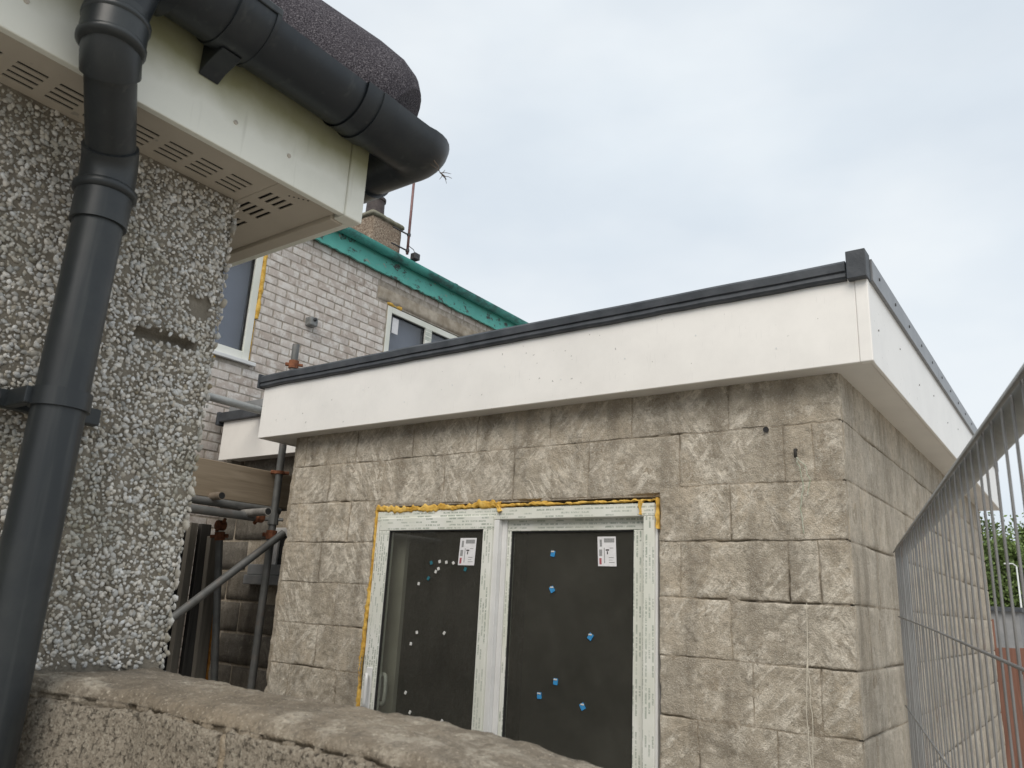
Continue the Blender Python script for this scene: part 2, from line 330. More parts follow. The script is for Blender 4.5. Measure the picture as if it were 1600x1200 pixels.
def lin2(a, b, step, e=.0022): q = lin(a, b, step); return [q[0], a + e] + q[1:-1] + [b - e, q[-1]]
def rough_box(x0, x1, y0, y1, z0, z1, step, disp, rnd=.006):
    """closed box whose skin is a grid displaced by disp(p, n)"""
    m = MB(); idx = {}; xs, ys, zs = lin(x0, x1, step), lin(y0, y1, step), lin(z0, z1, step); V = []; F = []
    c = Vector(((x0 + x1) / 2, (y0 + y1) / 2, (z0 + z1) / 2))
    def vid(i, j, k):
        key = (i, j, k)
        if key not in idx:
            p = Vector((xs[i], ys[j], zs[k])); n = Vector(((-1 if i == 0 else 1 if i == len(xs) - 1 else 0), (-1 if j == 0 else 1 if j == len(ys) - 1 else 0), (-1 if k == 0 else 1 if k == len(zs) - 1 else 0)))
            e = sum(abs(t) for t in n); q = n.normalized()
            p = p - q * (rnd * (e - 1)) + q * disp(p, q); idx[key] = len(V); V.append(tuple(p))
        return idx[key]
    nx, ny, nzz = len(xs) - 1, len(ys) - 1, len(zs) - 1
    for j in range(ny):
        for k in range(nzz):
            F.append((vid(0, j, k), vid(0, j, k + 1), vid(0, j + 1, k + 1), vid(0, j + 1, k))); F.append((vid(nx, j, k), vid(nx, j + 1, k), vid(nx, j + 1, k + 1), vid(nx, j, k + 1)))
    for i in range(nx):
        for k in range(nzz):
            F.append((vid(i, 0, k), vid(i + 1, 0, k), vid(i + 1, 0, k + 1), vid(i, 0, k + 1))); F.append((vid(i, ny, k), vid(i, ny, k + 1), vid(i + 1, ny, k + 1), vid(i + 1, ny, k)))
    for i in range(nx):
        for j in range(ny):
            F.append((vid(i, j, 0), vid(i, j + 1, 0), vid(i + 1, j + 1, 0), vid(i + 1, j, 0))); F.append((vid(i, j, nzz), vid(i + 1, j, nzz), vid(i + 1, j + 1, nzz), vid(i, j + 1, nzz)))
    return m.add(V, F)

# ------------------------------------------------------------------ ground
GZ = -H
gs = [-400, -120, -40, -12, -4, 0, 4, 8, 12, 40, 120, 400]
tag(grid_sheet(gs, [-300, -60, -12, -4, 0, 4, 8, 14, 40, 120, 900], lambda a, b: (a, b, GZ)).build('ground', 'ground'), kind='structure')

# ------------------------------------------------------------------ block extension
YE, XL, XR, YB = 3.02, -3.9, -.704, 7.35
ZT = .906; DX0, DX1, DZ = -3.135, -1.452, .458           # door opening
ext = thing('block_extension', (-2.3, 5.1, GZ), 'flat-roofed extension of bare grey-brown concrete blocks with white fascia and patio door', 'extension')
J = [.94, .719, .4965, .274, .0515, -.171, -.3935, -.616, -.8385, -1.061, -1.2835, -1.506, GZ]
def sst(a, b, x): t = min(1, max(0, (x - a) / (b - a))); return t * t * (3 - 2 * t)
def wall_disp(x, z, s=0.0):
    p = 4 * fr(x * 3.1 + s, z * 3.1, s, 3) * .0009
    a = (x * .74 + z * .67); b = (-x * .67 + z * .74)
    st = nz(a * 45 + s, b * 9, 3.3 + s); p -= .0016 * max(0, st - .15) * (1 if nz(x * 2.2, z * 2.2, 9 + s) > -.05 else .15) * 3
    cr = fr(x * 7 + 5, z * 7, 2 + s, 6); p -= .0028 * sst(.16, .24, cr) * (1 if s == 0 else .5) + .003 * max(0, cr - .3)
    cr = fr(x * 4.2 + 25, z * 5.2, 12 + s, 6); p -= .0024 * sst(.10, .15, cr) * (1 if s == 0 else .3) - .0020 * fr(x * 30, z * 30, 4 + s, 4)
    cr2 = nz(x * 6 + 15, z * 7, 7 + s); p -= .006 * max(0, cr2 - .42) * 2
    p += .0016 * fr(x * 55, z * 55, s, 2)
    return p
fw = None
def core():                                  # light-tight leaf behind the faces
    m = MB(); m.box(XL + .03, DX0, YE + .03, YE + .13, GZ, .94).box(DX1, XR - .03, YE + .03, YE + .13, GZ, .94).box(DX0 - .001, DX1 + .001, YE + .032, YE + .128, DZ, .94); return m
fw = core().build('front_wall', 'mortar', ext)
def mort_front(x, z):
    dd = wall_disp(x, z) - .001 + .003 * nz(x * 11, z * 11, 4) - .020 * sst(.0, .5, nz(x * 3.1, z * 4.3, 31)) * sst(-.35, .1, nz(x * 17, z * 17, 2))
    return (x, YE - dd, z)
grid_sheet(lin(XL + .012, XR - .012, .012), lin(-.75, .94, .012), mort_front, lambda x, z: not (DX0 < x < DX1 and z < DZ)).build('mortar', 'mortar', fw, smooth=True)
def front_block(x0, x1, z0, z1):
    g = .003; x0 += g; x1 -= g; z0 += g; z1 -= g; st = .0075 if z1 > -.6 else .05
    left = x0 < XL + .06
    xs, zs = lin2(x0, x1, st), lin2(z0, z1, st)
    dep = random.uniform(.0, .004)
    def P(a, b):
        e = min(a - x0, x1 - a, b - z0, z1 - b); j = wall_disp(a, b)
        er = .0026 + .004 * abs(nz(a * 14, b * 14, 5)) + .020 * sst(.22, .5, nz(a * 7.3, b * 7.3, 55)); vis_ = sst(.0, .5, nz(a * 3.1, b * 4.3, 31))
        if e < er: j -= (.001 + .009 * vis_) * (1 - e / er) ** 1.3
        xx = a
        if left and a < x0 + .05:
            k = 1 - (a - x0) / .05; xx = a + k * (.034 * (nz(3, b * 7, 1)) + .018 * nz(8, b * 27, 1) + .006 * nz(8, b * 90, 1) + .012); j -= .024 * k * k
        return (xx + .002 * nz(a * 30, b * 30, 2) + .004 * nz(a * 5, b * 8, 12), YE - dep - j, b + .002 * nz(a * 30, b * 30, 6) + .0055 * nz(a * 6, b * 5, 16))
    m = grid_sheet(xs, zs, P)
    nx, nzv = len(xs), len(zs)                # side skirts 9 cm deep
    bd = [i * nzv for i in range(nx)] + [(nx - 1) * nzv + j for j in range(1, nzv)] + [i * nzv + nzv - 1 for i in range(nx - 2, -1, -1)] + [j for j in range(nzv - 2, 0, -1)]
    k = len(m.v); m.v += [(m.v[i][0], YE + (.09 if not left else .1), m.v[i][2]) for i in bd]; n = len(bd)
    m.f += [(bd[i], bd[(i + 1) % n], k + (i + 1) % n, k + i) for i in range(n)]
    return m.build('block', 'block', fw, smooth=True, recalc=True, sharp=60)
even = [-1.143, -1.583, -2.015, -2.46, -2.9, -3.34, -3.78]; odd = [-.815, -.925, -1.359, -1.80, -2.22, -2.66, -3.1, -3.54]
odd2 = [-.83, -1.075, -1.45, -1.9, -2.3, -2.7, -3.1, -3.5]
for c in range(len(J) - 1):
    z1, z0 = J[c], J[c + 1]; js = even if c % 2 == 0 else (odd2 if c == 5 else odd)
    if c == 4: js = [-1.15, -1.5, -2, -2.5, -3.0, -3.38]
    if c == 6: js = [-.99, -1.29, -1.7, -2, -2.5, -3.0, -3.31, -3.7]
    ed = [XR] + js + [XL]
    for a, b in zip(ed[1:], ed[:-1]):
        if c == 1: front_block(a, b, z0 - .028 if (a > DX0 - .3 and b < DX1 + .1) else z0, z1); continue
        if c == 0: front_block(a, b, z0, z1); continue
        zz1 = z1 - (.0 if not (a < DX1 + .05 and b > DX0) else .0)
        for lo, hi in ((XL, DX0), (DX1, XR)):
            aa, bb = max(a, lo), min(b, hi)
            if bb - aa > .03: front_block(aa, bb, z0, zz1 - (.028 if c == 2 and False else 0))
for hx, hz, hr in ((-.988, .706, .0105),): MB().tube([(hx, YE - .001, hz), (hx, YE - .009, hz)], [hr, hr * 1.1], 14).build('drill_hole', 'black', fw)
# side wall
swl = box('side_wall', 'mortar', ext, XR - .13, XR - .022, YE + .135, YB - .02, GZ, .94)
def mort_side(y, z): return (XR - .003 + min(.003, .002 + .002 * nz(y * 13, z * 13, 3) - .012 * sst(-.2, .35, nz(y * 2.7, z * 4.1, 77))), y, z)
grid_sheet(lin(YE + .02, YB - .01, .03), lin(-1.6, .94, .03), mort_side).build('mortar', 'mortar', swl, smooth=True)
def side_block(y0, y1, z0, z1, near):
    g = .0035; y0 += g; y1 -= g; z0 += g; z1 -= g; st = .014 if near else .045; ys, zs = lin2(y0, y1, st), lin2(z0, z1, st)
    def P(a, b):
        e = min(a - y0, y1 - a, b - z0, z1 - b); j = .55 * wall_disp(a, b, 40.0)
        er = .0026 + .004 * abs(nz(a * 12, b * 12, 15)); vis_ = sst(-.2, .35, nz(a * 2.7, b * 4.1, 77))
        if e < er: j -= (.001 + .007 * vis_) * (1 - e / er)
        return (XR + .001 + j, a, b)
    m = grid_sheet(ys, zs, P); nx, nzv = len(ys), len(zs)
    bd = [i * nzv for i in range(nx)] + [(nx - 1) * nzv + j for j in range(1, nzv)] + [i * nzv + nzv - 1 for i in range(nx - 2, -1, -1)] + [j for j in range(nzv - 2, 0, -1)]
    k = len(m.v); m.v += [(XR - .09, m.v[i][1], m.v[i][2]) for i in bd]; n = len(bd); m.f += [(bd[i], bd[(i + 1) % n], k + (i + 1) % n, k + i) for i in range(n)]
    return m.build('block', 'block_side', swl, smooth=True, sharp=60)
for c in range(len(J) - 1):
    y = YE + .014; first = .42 if c % 2 else .2
    while y < YB - .05:
        y1 = min(YB, y + first); side_block(y, y1, J[c + 1], J[c], c < 8 and y < 5.2); y = y1; first = .445
# back, left leaves, floor, ceiling
box('rear_wall', 'room', ext, XL, XR - .02, YB - .01, YB + .1, GZ, .94)
box('left_wall', 'far_block', ext, XL + .002, XL + .11, YE + .135, YB - .015, GZ, .94)
box('ceiling', 'room', ext, XL + .12, XR - .14, YE + .14, YB - .02, .90, .935)
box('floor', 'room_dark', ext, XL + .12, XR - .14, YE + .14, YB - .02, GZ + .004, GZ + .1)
box('partition', 'room', ext, XL + .12, XR - .14, 5.4, 5.5, GZ + .1, .9)
box('door_reveal', 'room', ext, DX0 + .05, DX0 + .155, YE + .10, YE + .125, GZ + .1, DZ - .02)
# fascia, soffit, trim, roof
FY, FX0, FX1, FZ = 2.91, -4.122, -.557, 1.228
fs = box('front_fascia', 'fascia', ext, FX0, FX1 - .046, FY, FY + .016, ZT - .004, FZ + .02, bevel=.003)
box('corner_trim', 'fascia', ext, FX1 - .0455, FX1, FY - .003, FY + .03, ZT - .005, FZ + .02, bevel=.004)
sf = box('side_fascia', 'fascia', ext, FX1 - .016, FX1 - .002, FY + .031, YB + .06, ZT - .004, FZ + .02, bevel=.003)
box('end_fascia', 'fascia', ext, FX0, FX0 + .014, FY + .017, FY + .5, ZT - .004, FZ + .02)
box('soffit', 'soffit', ext, FX0 + .016, FX1 - .018, FY + .018, YE + .02, ZT, ZT + .012)
box('soffit', 'soffit', ext, XR - .02, FX1 - .0185, YE + .022, YB + .05, ZT + .0005, ZT + .0125)
box('soffit', 'soffit', ext, FX0 + .016, XL + .02, YE + .022, FY + .5, ZT + .0005, ZT + .0125)
for k in range(11):
    px = FX0 + .25 + k * .33; pz = 1.0 + .16 * ((k * 7) % 3) / 3
    MB().tube([(px, FY - .0015, pz), (px, FY + .004, pz)], .0038, 8).build('nail_head', 'upvc', fs)
for k in range(7):
    MB().tube([(FX1 - .003, 3.05 + k * .42, 1.06 + .05 * (k % 2)), (FX1 + .0005, 3.05 + k * .42, 1.06 + .05 * (k % 2))], .004, 8).build('nail_head', 'spout', sf)
def strip(xs, P): return xs
# front trim: membrane dressed over a batten with a sagging drip lip
prof = [(.004, 0), (-.020, .004), (-.026, .012), (-.022, .030), (-.030, .034), (-.032, .066), (-.022, .078), (.02, .080), (.05, .06), (.05, .01)]
m = MB(); xs = lin(FX0 - .018, FX1 - .07, .05); n = len(prof); V = []
for x in xs:
    t = (x - FX0) / (FX1 - FX0); dz = (-.010 + .010 * t) * 0 + .003 * nz(x * 3, 0, 0); sag = .004 * nz(x * 7, 3, 0)
    for q, (a, b) in enumerate(prof): V.append((x, FY + a, FZ - .004 + b * (1.02 - .08 * t) + dz + (sag if q < 4 else 0)))
m.add(V, [(i * n + k, i * n + (k + 1) % n, (i + 1) * n + (k + 1) % n, (i + 1) * n + k) for i in range(len(xs) - 1) for k in range(n)] + [tuple(range(n)), tuple((len(xs) - 1) * n + k for k in range(n))])
m.build('front_edge_trim', 'membrane', ext, smooth=True, sharp=25)
box('trim_end_cap', 'membrane', ext, FX0 - .034, FX0 - .0185, FY - .036, FY + .05, FZ - .006, FZ + .085, bevel=.003)
box('trim_corner_cap', 'membrane', ext, FX1 - .064, FX1 + .005, FY - .036, FY + .04, FZ - .010, FZ + .101, bevel=.003)
k = 0
for y0, y1 in ((FY + .041, 4.45), (4.453, 6.0), (6.003, YB + .07)):
    tr = MB().box(FX1 - .01, FX1 + .012, y0, y1, FZ - .004, FZ + .085 - k * .002).build('side_edge_trim', 'trim_metal', ext, bevel=.002); k += 1
    yy = y0 + .12
    while yy < y1: MB().tube([(FX1 + .010, yy, FZ + .045), (FX1 + .0145, yy, FZ + .045)], .007, 8).build('screw', 'dark_metal', tr); yy += .3
box('roof', 'membrane', ext, FX0 + .02, FX1 - .02, FY + .055, YB + .06, FZ + .01, FZ + .03)

# patio door
pd = MB()
Y0, Y1 = YE + .004, YE + .075
A0, A1, AT, AB = -3.117, -1.474, .435, GZ + .05
FW_ = .052
pdo = MB().box(A0, A0 + FW_, Y0, Y1, AB, AT - .0555).build('patio_door', 'tape_v', ext, bevel=.003, label='white sliding patio door with printed protective tape and two dark glass panes')
MB().box(A1 - FW_, A1, Y0, Y1, AB, AT - .0555).build('jamb', 'tape_v', pdo, bevel=.003)
MB().box(A0, A1, Y0, Y1, AT - .055, AT).build('frame_head', 'tape_h', pdo, bevel=.003)
MB().box(A0, A1, Y0, Y1, AB - .06, AB - .0005).build('threshold', 'upvc', pdo, bevel=.003)
MB().box(A1 + .0005, A1 + .011, Y0 + .008, Y1, AB, AT - .004).build('frame_edge', 'upvc', pdo)
def sash(x0, x1, y0, y1, wl, wr, wt, zt, plain_r):
    for a, b in ((x0, x0 + wl), (x1 - wr, x1)): MB().box(a, b, y0, y1, AB + .0905, zt - wt - .0005).build('sash_stile', 'tape_v', pdo, bevel=.003)
    MB().box(x0, x1, y0 + .0005, y1, zt - wt, zt).build('sash_rail', 'tape_h', pdo, bevel=.003)
    MB().box(x0, x1, y0 + .0005, y1, AB + .005, AB + .09).build('sash_rail', 'tape_h', pdo, bevel=.003)
    for a, b in ((x0 + wl, x0 + wl + .006), (x1 - wr - .006, x1 - wr)): MB().box(a, b, y0 + .006, y0 + .02, AB + .09, zt - wt).build('gasket', 'black', pdo)
    MB().box(x0 + wl, x1 - wr, y0 + .006, y0 + .02, zt - wt - .006, zt - wt - .0006).build('gasket', 'black', pdo)
    g = MB().box(x0 + wl - .004, x1 - wr + .004, y0 + .012, y0 + .018, AB + .08, zt - wt + .004).build('glass', 'glass', pdo); return g
ZG = .333
gl = sash(A0 + .035, -2.322 + .0, Y0 - .012, Y0 + .03, .072, .055, .065, ZG + .065, False)
MB().box(-2.3215, -2.292, Y0 + .002, Y1, AB, AT - .056).build('centre_stile', 'upvc', pdo, bevel=.002)
MB().box(-2.2915, -2.265, Y0 + .03, Y1, AB, AT - .056).build('centre_stile', 'upvc', pdo, bevel=.002)
gr = sash(-2.2645, A1 - .055, Y0 + .038, Y0 + .072, .022, .062, .058, ZG - .006 + .058, True)
GL, GR = Y0 - .012 + .012, Y0 + .038 + .012
def ondoor(zx, zy, Y):                       # from enlarged-view coordinates to the pane plane
    px, py = 540 + zx * .375, 750 + zy * .375
    v = r * ((px - 800) / 1221.2) - u * ((py - 600) / 1221.2) + f; v = v * (Y / v.y); return v
def pad(zx, zy, Y, mat, s):
    p = ondoor(zx, zy, Y); a = random.uniform(-.7, .7); b = MB()
    q = [(s * .45, s * .55), (-s * .45, s * .55), (-s * .45, -s * .55), (s * .45, -s * .55)]
    q = [(p.x + x * math.cos(a) - z * math.sin(a), p.z + x * math.sin(a) + z * math.cos(a)) for x, z in q]
    b.prism(q, 'y', Y - .004, Y - .0003).build('glass_pad', mat, pdo)
for a in ((393, 340), (421, 343), (450, 346), (388, 370), (377, 382), (306, 432), (298, 635), (412, 638), (273, 682), (251, 886), (269, 968), (402, 1005)): pad(*a, GL, 'white_pad', .0135)
for a in ((358, 345), (346, 410), (500, 372)): pad(*a, GL, 'teal_pad', .016)
for a in ((865, 307), (861, 456), (1021, 653), (876, 840), (808, 898), (988, 944)):
    pad(*a, GR, 'blue', .024)
    p = ondoor(a[0], a[1] - 9, GR); MB().box(p.x - .008, p.x + .009, GR - .006, GR - .0045, p.z - .003, p.z + .003).build('pad_tab', 'white_pad', pdo)
def sticker(zx0, zy0, zx1, zy1, Y, tilt):
    p, q = ondoor(zx0, zy0, Y), ondoor(zx1, zy1, Y); x0, x1, z1, z0 = p.x, q.x, p.z, q.z; wd, ht = x1 - x0, z1 - z0
    def rect(a, b, c, d_, yy): return [((x0 + wd * X + tilt * ht * (1 - Z)), z0 + ht * Z) for X, Z in ((a, c), (b, c), (b, d_), (a, d_))]
    s = MB().prism(rect(0, 1, 0, 1, 0), 'y', Y - .0012, Y - .0003).build('sticker', 'paper', pdo)
    for a, b, c, d_, mt in ((.36, .92, .80, .94, 'ink'), (.08, .2, .06, .27, 'ink_red'), (.44, .62, .52, .57, 'ink_dark'), (.08, .24, .34, .56, 'ink'), (.5, .56, .40, .5, 'ink_dark'), (.34, .38, .1, .62, 'ink'), (.66, .86, .60, .62, 'ink'), (.6, .9, .12, .14, 'ink'), (.6, .8, .2, .215, 'ink'), (.6, .86, .28, .3, 'ink'), (.12, .24, .66, .9, 'ink')):
        MB().prism(rect(a, b, c, d_, 0), 'y', Y - .0018, Y - .00125).build('print', mt, pdo)
sticker(480, 242, 540, 356, GL, -.05); sticker(1050, 236, 1124, 360, GR, .05)
# handles: white lever outside, its twin behind the pane
def dpull(cx, cy, cz, hx, hz, rad, mat, name):
    pts = [];
    for k in range(25):
        t = math.pi * (k / 24) - math.pi / 2; sx = math.copysign(abs(math.cos(t)) ** .35, math.cos(t)); sz = math.copysign(abs(math.sin(t)) ** .6, math.sin(t))
        pts.append((cx + hx * sx, cy - .02 * abs(math.cos(t)) ** .5, cz + hz * sz))
    return MB().tube(pts, rad, 10).build(name, mat, pdo, smooth=True)
ph = ondoor(85, 875, Y0 - .02)
box('handle_plate', 'upvc', pdo, ph.x - .012, ph.x + .03, Y0 - .022, Y0 - .0125, ph.z - .11, ph.z + .11, bevel=.006)
dpull(ph.x - .004, Y0 - .03, ph.z, .03, .075, .009, 'upvc', 'handle')
pi = ondoor(150, 868, Y0 + .06); dpull(pi.x, Y0 + .05, pi.z, .055, .07, .010, 'upvc', 'inner_handle')
# expanding foam round the frame
def foam_run(pts, rad, amp, seed, squash=1.0):
    P = []; rr = []
    for i in range(len(pts) - 1):
        a, b = Vector(pts[i]), Vector(pts[i + 1]); n = max(2, int((b - a).length / .012))
        for k in range(n): P.append(a.lerp(b, k / n))
    P.append(Vector(pts[-1])); Q = []
    for i, p in enumerate(P):
        Q.append(p + Vector((amp * nz(i * .21, seed, 0), .006 * nz(i * .2, seed, 5), amp * nz(i * .23, seed, 9)))); rr.append(max(.003, rad * (1 + .75 * nz(i * .17, seed, 3) + .4 * nz(i * .6, seed, 7))))
    return MB().tube(Q, rr, 9).build('expanding_foam', 'foam', pdo, smooth=True)
def foam_strip(pts, win, wout, seed, par=None, face='y', lift=.004):
    """flat ragged bead along pts (each (u, w)); win / wout = half widths either side"""
    P = []
    for a, b in zip(pts[:-1], pts[1:]):
        n = max(2, int(math.dist(a, b) / .006)); P += [(a[0] + (b[0] - a[0]) * k / n, a[1] + (b[1] - a[1]) * k / n) for k in range(n)]
    P.append(pts[-1]); V = []; NN = 7
    for i, p in enumerate(P):
        q0, q1 = P[max(0, i - 1)], P[min(len(P) - 1, i + 1)]; tx, tz = q1[0] - q0[0], q1[1] - q0[1]; l = math.hypot(tx, tz); nx, nz_ = -tz / l, tx / l
        si = i * .006
        wi = max(.001, win * (.9 + .9 * nz(si * 9, seed, 1) + .8 * nz(si * 48, seed, 2))); wo = max(.001, wout * (.8 + 1.3 * nz(si * 6, seed, 3) + .8 * nz(si * 40, seed, 4) + .4 * nz(si * 110, seed, 6)))
        for k in range(NN):
            t = k / (NN - 1); o = -wi + (wi + wo) * t; h = lift * (math.sin(math.pi * t) ** .5) * (1 + .8 * nz(si * 30, seed + t * 3, 5)) - .012 * (k in (0, NN - 1)); h += .003 * nz(si * 90, t * 6, seed)
            V.append((p[0] + nx * o, YE + .002 - h, p[1] + nz_ * o))
    return MB().add(V, [(i * NN + k, (i + 1) * NN + k, (i + 1) * NN + k + 1, i * NN + k + 1) for i in range(len(P) - 1) for k in range(NN - 1)]).build('expanding_foam', 'foam', pdo, smooth=True)
foam_strip([(A0 - .012, AT + .012), (-2.28, AT + .012)], .016, .026, 1.3, lift=.005)
foam_strip([(-2.29, AT + .010), (-1.95, AT + .008), (A1 + .02, AT + .012)], .007, .010, 2.7, lift=.004)
foam_strip([(A1 + .016, AT + .02), (A1 + .02, AT - .11)], .010, .006, 3.1, lift=.012)
foam_strip([(A1 - .062, AT + .012), (A1 - .066, AT - .012), (A1 - .064, AT - .05)], .008, .008, 4.4, lift=.018)
foam_strip([(-2.30, AT + .012), (-2.285, AT - .014), (-2.28, AT - .02)], .016, .012, 5.2, lift=.014)
foam_strip([(A0 - .006, AT + .01), (A0 - .005, AT - .12), (A0 - .004, AT - .40)], .007, .003, 6.6, lift=.006)
foam_strip([(A0 - .008, AT - .38), (A0 - .014, AT - .46), (A0 - .020, AT - .62), (A0 - .018, -.72)], .012, .010, 7.9, lift=.005)
# cable hanging from a hole in the wall
def wire_path(pts, amp, seed):
    out_ = []
    for i in range(len(pts) - 1):
        a, b = Vector(pts[i]), Vector(pts[i + 1])
        for k in range(10): p = a.lerp(b, k / 10); out_.append(p + Vector((amp * nz(i * 3 + k * .3, seed, 0), -abs(amp * nz(i * 3 + k * .3, seed, 4)), 0)))
    out_.append(Vector(pts[-1])); return out_
cb = thing('hanging_cable', (-.87, YE - .02, -.6), 'thin green and white cable dangling from a hole in the blockwork', 'cable')
MB().tube([(-.878, YE + .02, .622), (-.876, YE - .018, .615), (-.874, YE - .022, .585)], .006, 8).build('conduit_end', 'dark_wood', cb, smooth=True)
MB().tube(wire_path([(-.874, YE - .02, .59), (-.86, YE - .02, .54), (-.852, YE - .016, .48), (-.866, YE - .014, .40), (-.860, YE - .012, .30)], .006, 1), .0018, 6).build('cable_strand', 'cable', cb)
MB().tube(wire_path([(-.875, YE - .02, .59), (-.84, YE - .022, .55), (-.826, YE - .02, .49), (-.84, YE - .016, .44)], .006, 4), .0016, 6).build('cable_strand', 'cable', cb)
MB().tube(wire_path([(-.862, YE - .014, .0515), (-.868, YE - .014, -.15), (-.862, YE - .013, -.32), (-.868, YE - .013, -.6)], .005, 7), .0016, 6).build('cable_strand', 'cable_white', cb)
MB().tube(wire_path([(-.868, YE - .016, -.14), (-.880, YE - .016, -.3), (-.872, YE - .014, -.58)], .005, 9), .0018, 6).build('cable_strand', 'cable_white', cb)

# ------------------------------------------------------------------ flat-roofed link behind the scaffold
lk = thing('flat_roofed_link', (-4.8, 4.5, GZ), 'low white-fascia flat roof wedged between the scaffold and the brick house', 'outbuilding')
KY = 3.57
box('fascia', 'fascia', lk, -5.53, XL - .01, KY, KY + .014, .965, 1.29, bevel=.003)
box('soffit', 'soffit', lk, -5.44, XL - .012, KY + .016, 3.72, .972, .984)
m = MB(); m.box(-5.56, XL - .01, KY - .03, KY + .03, 1.275, 1.352).build('edge_trim', 'membrane', lk, bevel=.006)
box('trim_end', 'membrane', lk, -5.60, -5.561, KY - .034, KY + .2, 1.25, 1.36, bevel=.008)
box('roof', 'membrane', lk, -5.5, XL - .01, KY + .031, 7.3, 1.30, 1.335)
box('flashing', 'lead', lk, -5.56, XL - .02, KY + .05, KY + .07, 1.336, 1.44)
lw = box('wall', 'mortar', lk, -5.62, XL - .01, 3.712, 3.80, GZ, 1.29)
WX0, WX1, WZ0, WZ1 = -4.86, -4.25, .10, .44
for c in range(0, 13):
    x = -5.62 - (.2 if c % 2 else 0); z0 = GZ + .2225 * c
    while x < XL - .02:
        a, b = max(-5.62, x), min(XL - .01, x + .44); z1 = min(z0 + .214, 1.28)
        if b - a > .05 and not (a < WX1 and b > WX0 and z0 < WZ1 and z1 > WZ0 - .03):
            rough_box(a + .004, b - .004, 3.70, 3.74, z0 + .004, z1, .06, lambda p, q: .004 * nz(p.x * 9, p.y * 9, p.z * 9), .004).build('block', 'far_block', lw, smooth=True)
        x += .448
wn = MB().box(WX0, WX1, 3.685, 3.711, WZ1 - .06, WZ1).build('window', 'upvc', lk, bevel=.004)
for a, b in ((WX0, WX0 + .06), (WX1 - .06, WX1)): MB().box(a, b, 3.685, 3.711, WZ0, WZ1 - .0605).build('jamb', 'upvc', wn, bevel=.004)
box('pane', 'black', wn, WX0 + .06, WX1 - .06, 3.70, 3.709, WZ0, WZ1 - .06)
box('sill', 'lead', wn, WX0 - .22, WX1 + .05, 3.63, 3.684, WZ0 - .07, WZ0 - .002, bevel=.006)
box('sill_board', 'lead', wn, WX0 - .22, WX1 + .05, 3.655, 3.683, WZ0 - .001, WZ0 + .075, bevel=.006)

# ------------------------------------------------------------------ brick house
XB = -5.65
bh = thing('brick_house', (XB - 2, 7, GZ), 'two-storey house of pale limewashed brick with teal gutter and fascia', 'house')
BW1 = (2.75, 3.805, 1.865, 2.89); BW2 = (5.335, 6.95, 1.7, 2.935)      # window openings (y0,y1,z0,z1)
def inwin(y0, y1, z0, z1, W, e=0): return y1 > W[0] - e and y0 < W[1] + e and z1 > W[2] - e and z0 < W[3] + e
bw = MB()
ys = [1.6, BW1[0], BW1[1], BW2[0], BW2[1], 11]; zs = [GZ, BW2[2], BW1[2], BW1[3], BW2[3], 3.30]
for i in range(5):
    for j in range(5):
        a, b, c, d_ = ys[i], ys[i + 1], zs[j], zs[j + 1]; my, mz = (a + b) / 2, (c + d_) / 2
        if inwin(my, my, mz, mz, BW1) or inwin(my, my, mz, mz, BW2): continue
        bw.box(XB - .20, XB - .0055, a, b, c, d_)
bwall = bw.build('wall', 'brick_mortar', bh)
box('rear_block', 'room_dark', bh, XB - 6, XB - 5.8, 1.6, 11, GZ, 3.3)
box('gable', 'brick_mortar', bh, XB - 5.8, XB - .205, 1.6, 1.8, GZ, 3.3); box('gable', 'brick_mortar', bh, XB - 5.8, XB - .205, 10.8, 11, GZ, 3.3)
var = []
for k in range(7):
    b = rough_box(-.03, .0, -.1075, .1075, -.0333, .0333, .035, lambda p, q, k=k: .0022 * nz(p.x * 30 + k * 9, p.y * 30, p.z * 30) + .0012 * nz(p.x * 90, p.y * 90 + k * 5, p.z * 90), .003)
    me = bpy.data.meshes.new('brick'); me.from_pydata(b.v, [], b.f); me.polygons.foreach_set('use_smooth', [True] * len(me.polygons)); me.set_sharp_from_angle(angle=R(50)); me.materials.append(MAT['brick']); var.append((me, b))
spots = []
for c in range(66):
    z = GZ + .0375 + c * .075
    if z > 3.24: break
    y = 1.72 + (.1125 if c % 2 else 0)
    while y < 10.9:
        a, b = y - .1075, y + .1075
        for W in (BW1, BW2, (5.175, 7.135, 2.94, 3.095)):
            if z + .034 > W[2] and z - .034 < W[3] and b > W[0] and a < W[1]:
                if b - W[1] > W[0] - a: a = max(a, W[1] + .006)
                else: b = min(b, W[0] - .006)
        if b - a > .04:
            p = (XB + random.uniform(-.0015, .0015), (a + b) / 2 + random.uniform(-.002, .002), z + random.uniform(-.0015, .0015)); q = proj(p)
            vis = 318 < q[0] < 840 and q[1] > 340 and (q[1] < 588 - .193 * (q[0] - 407) if q[0] > 407 else q[1] < 715)
            spots.append((0 if vis else 1, q[2], p, (b - a) / .215))
        y += .225
spots.sort(); rest = MB()
for i, (v_, dd, p, ys_) in enumerate(spots):
    k = random.randrange(7)
    if i < 300: o = bpy.data.objects.new('brick', var[k][0]); o.scale.y = ys_; link(o, bwall, (p[0], p[1], p[2] + H))
    elif v_ == 0 or p[2] > 1.0 or p[1] < 4.6: rest.add([(a[0] + p[0], a[1] * ys_ + p[1], a[2] + p[2]) for a in var[k][1].v], var[k][1].f)
rest.build('brickwork', 'brick', bwall, smooth=True, recalc=False, kind='stuff', sharp=50)
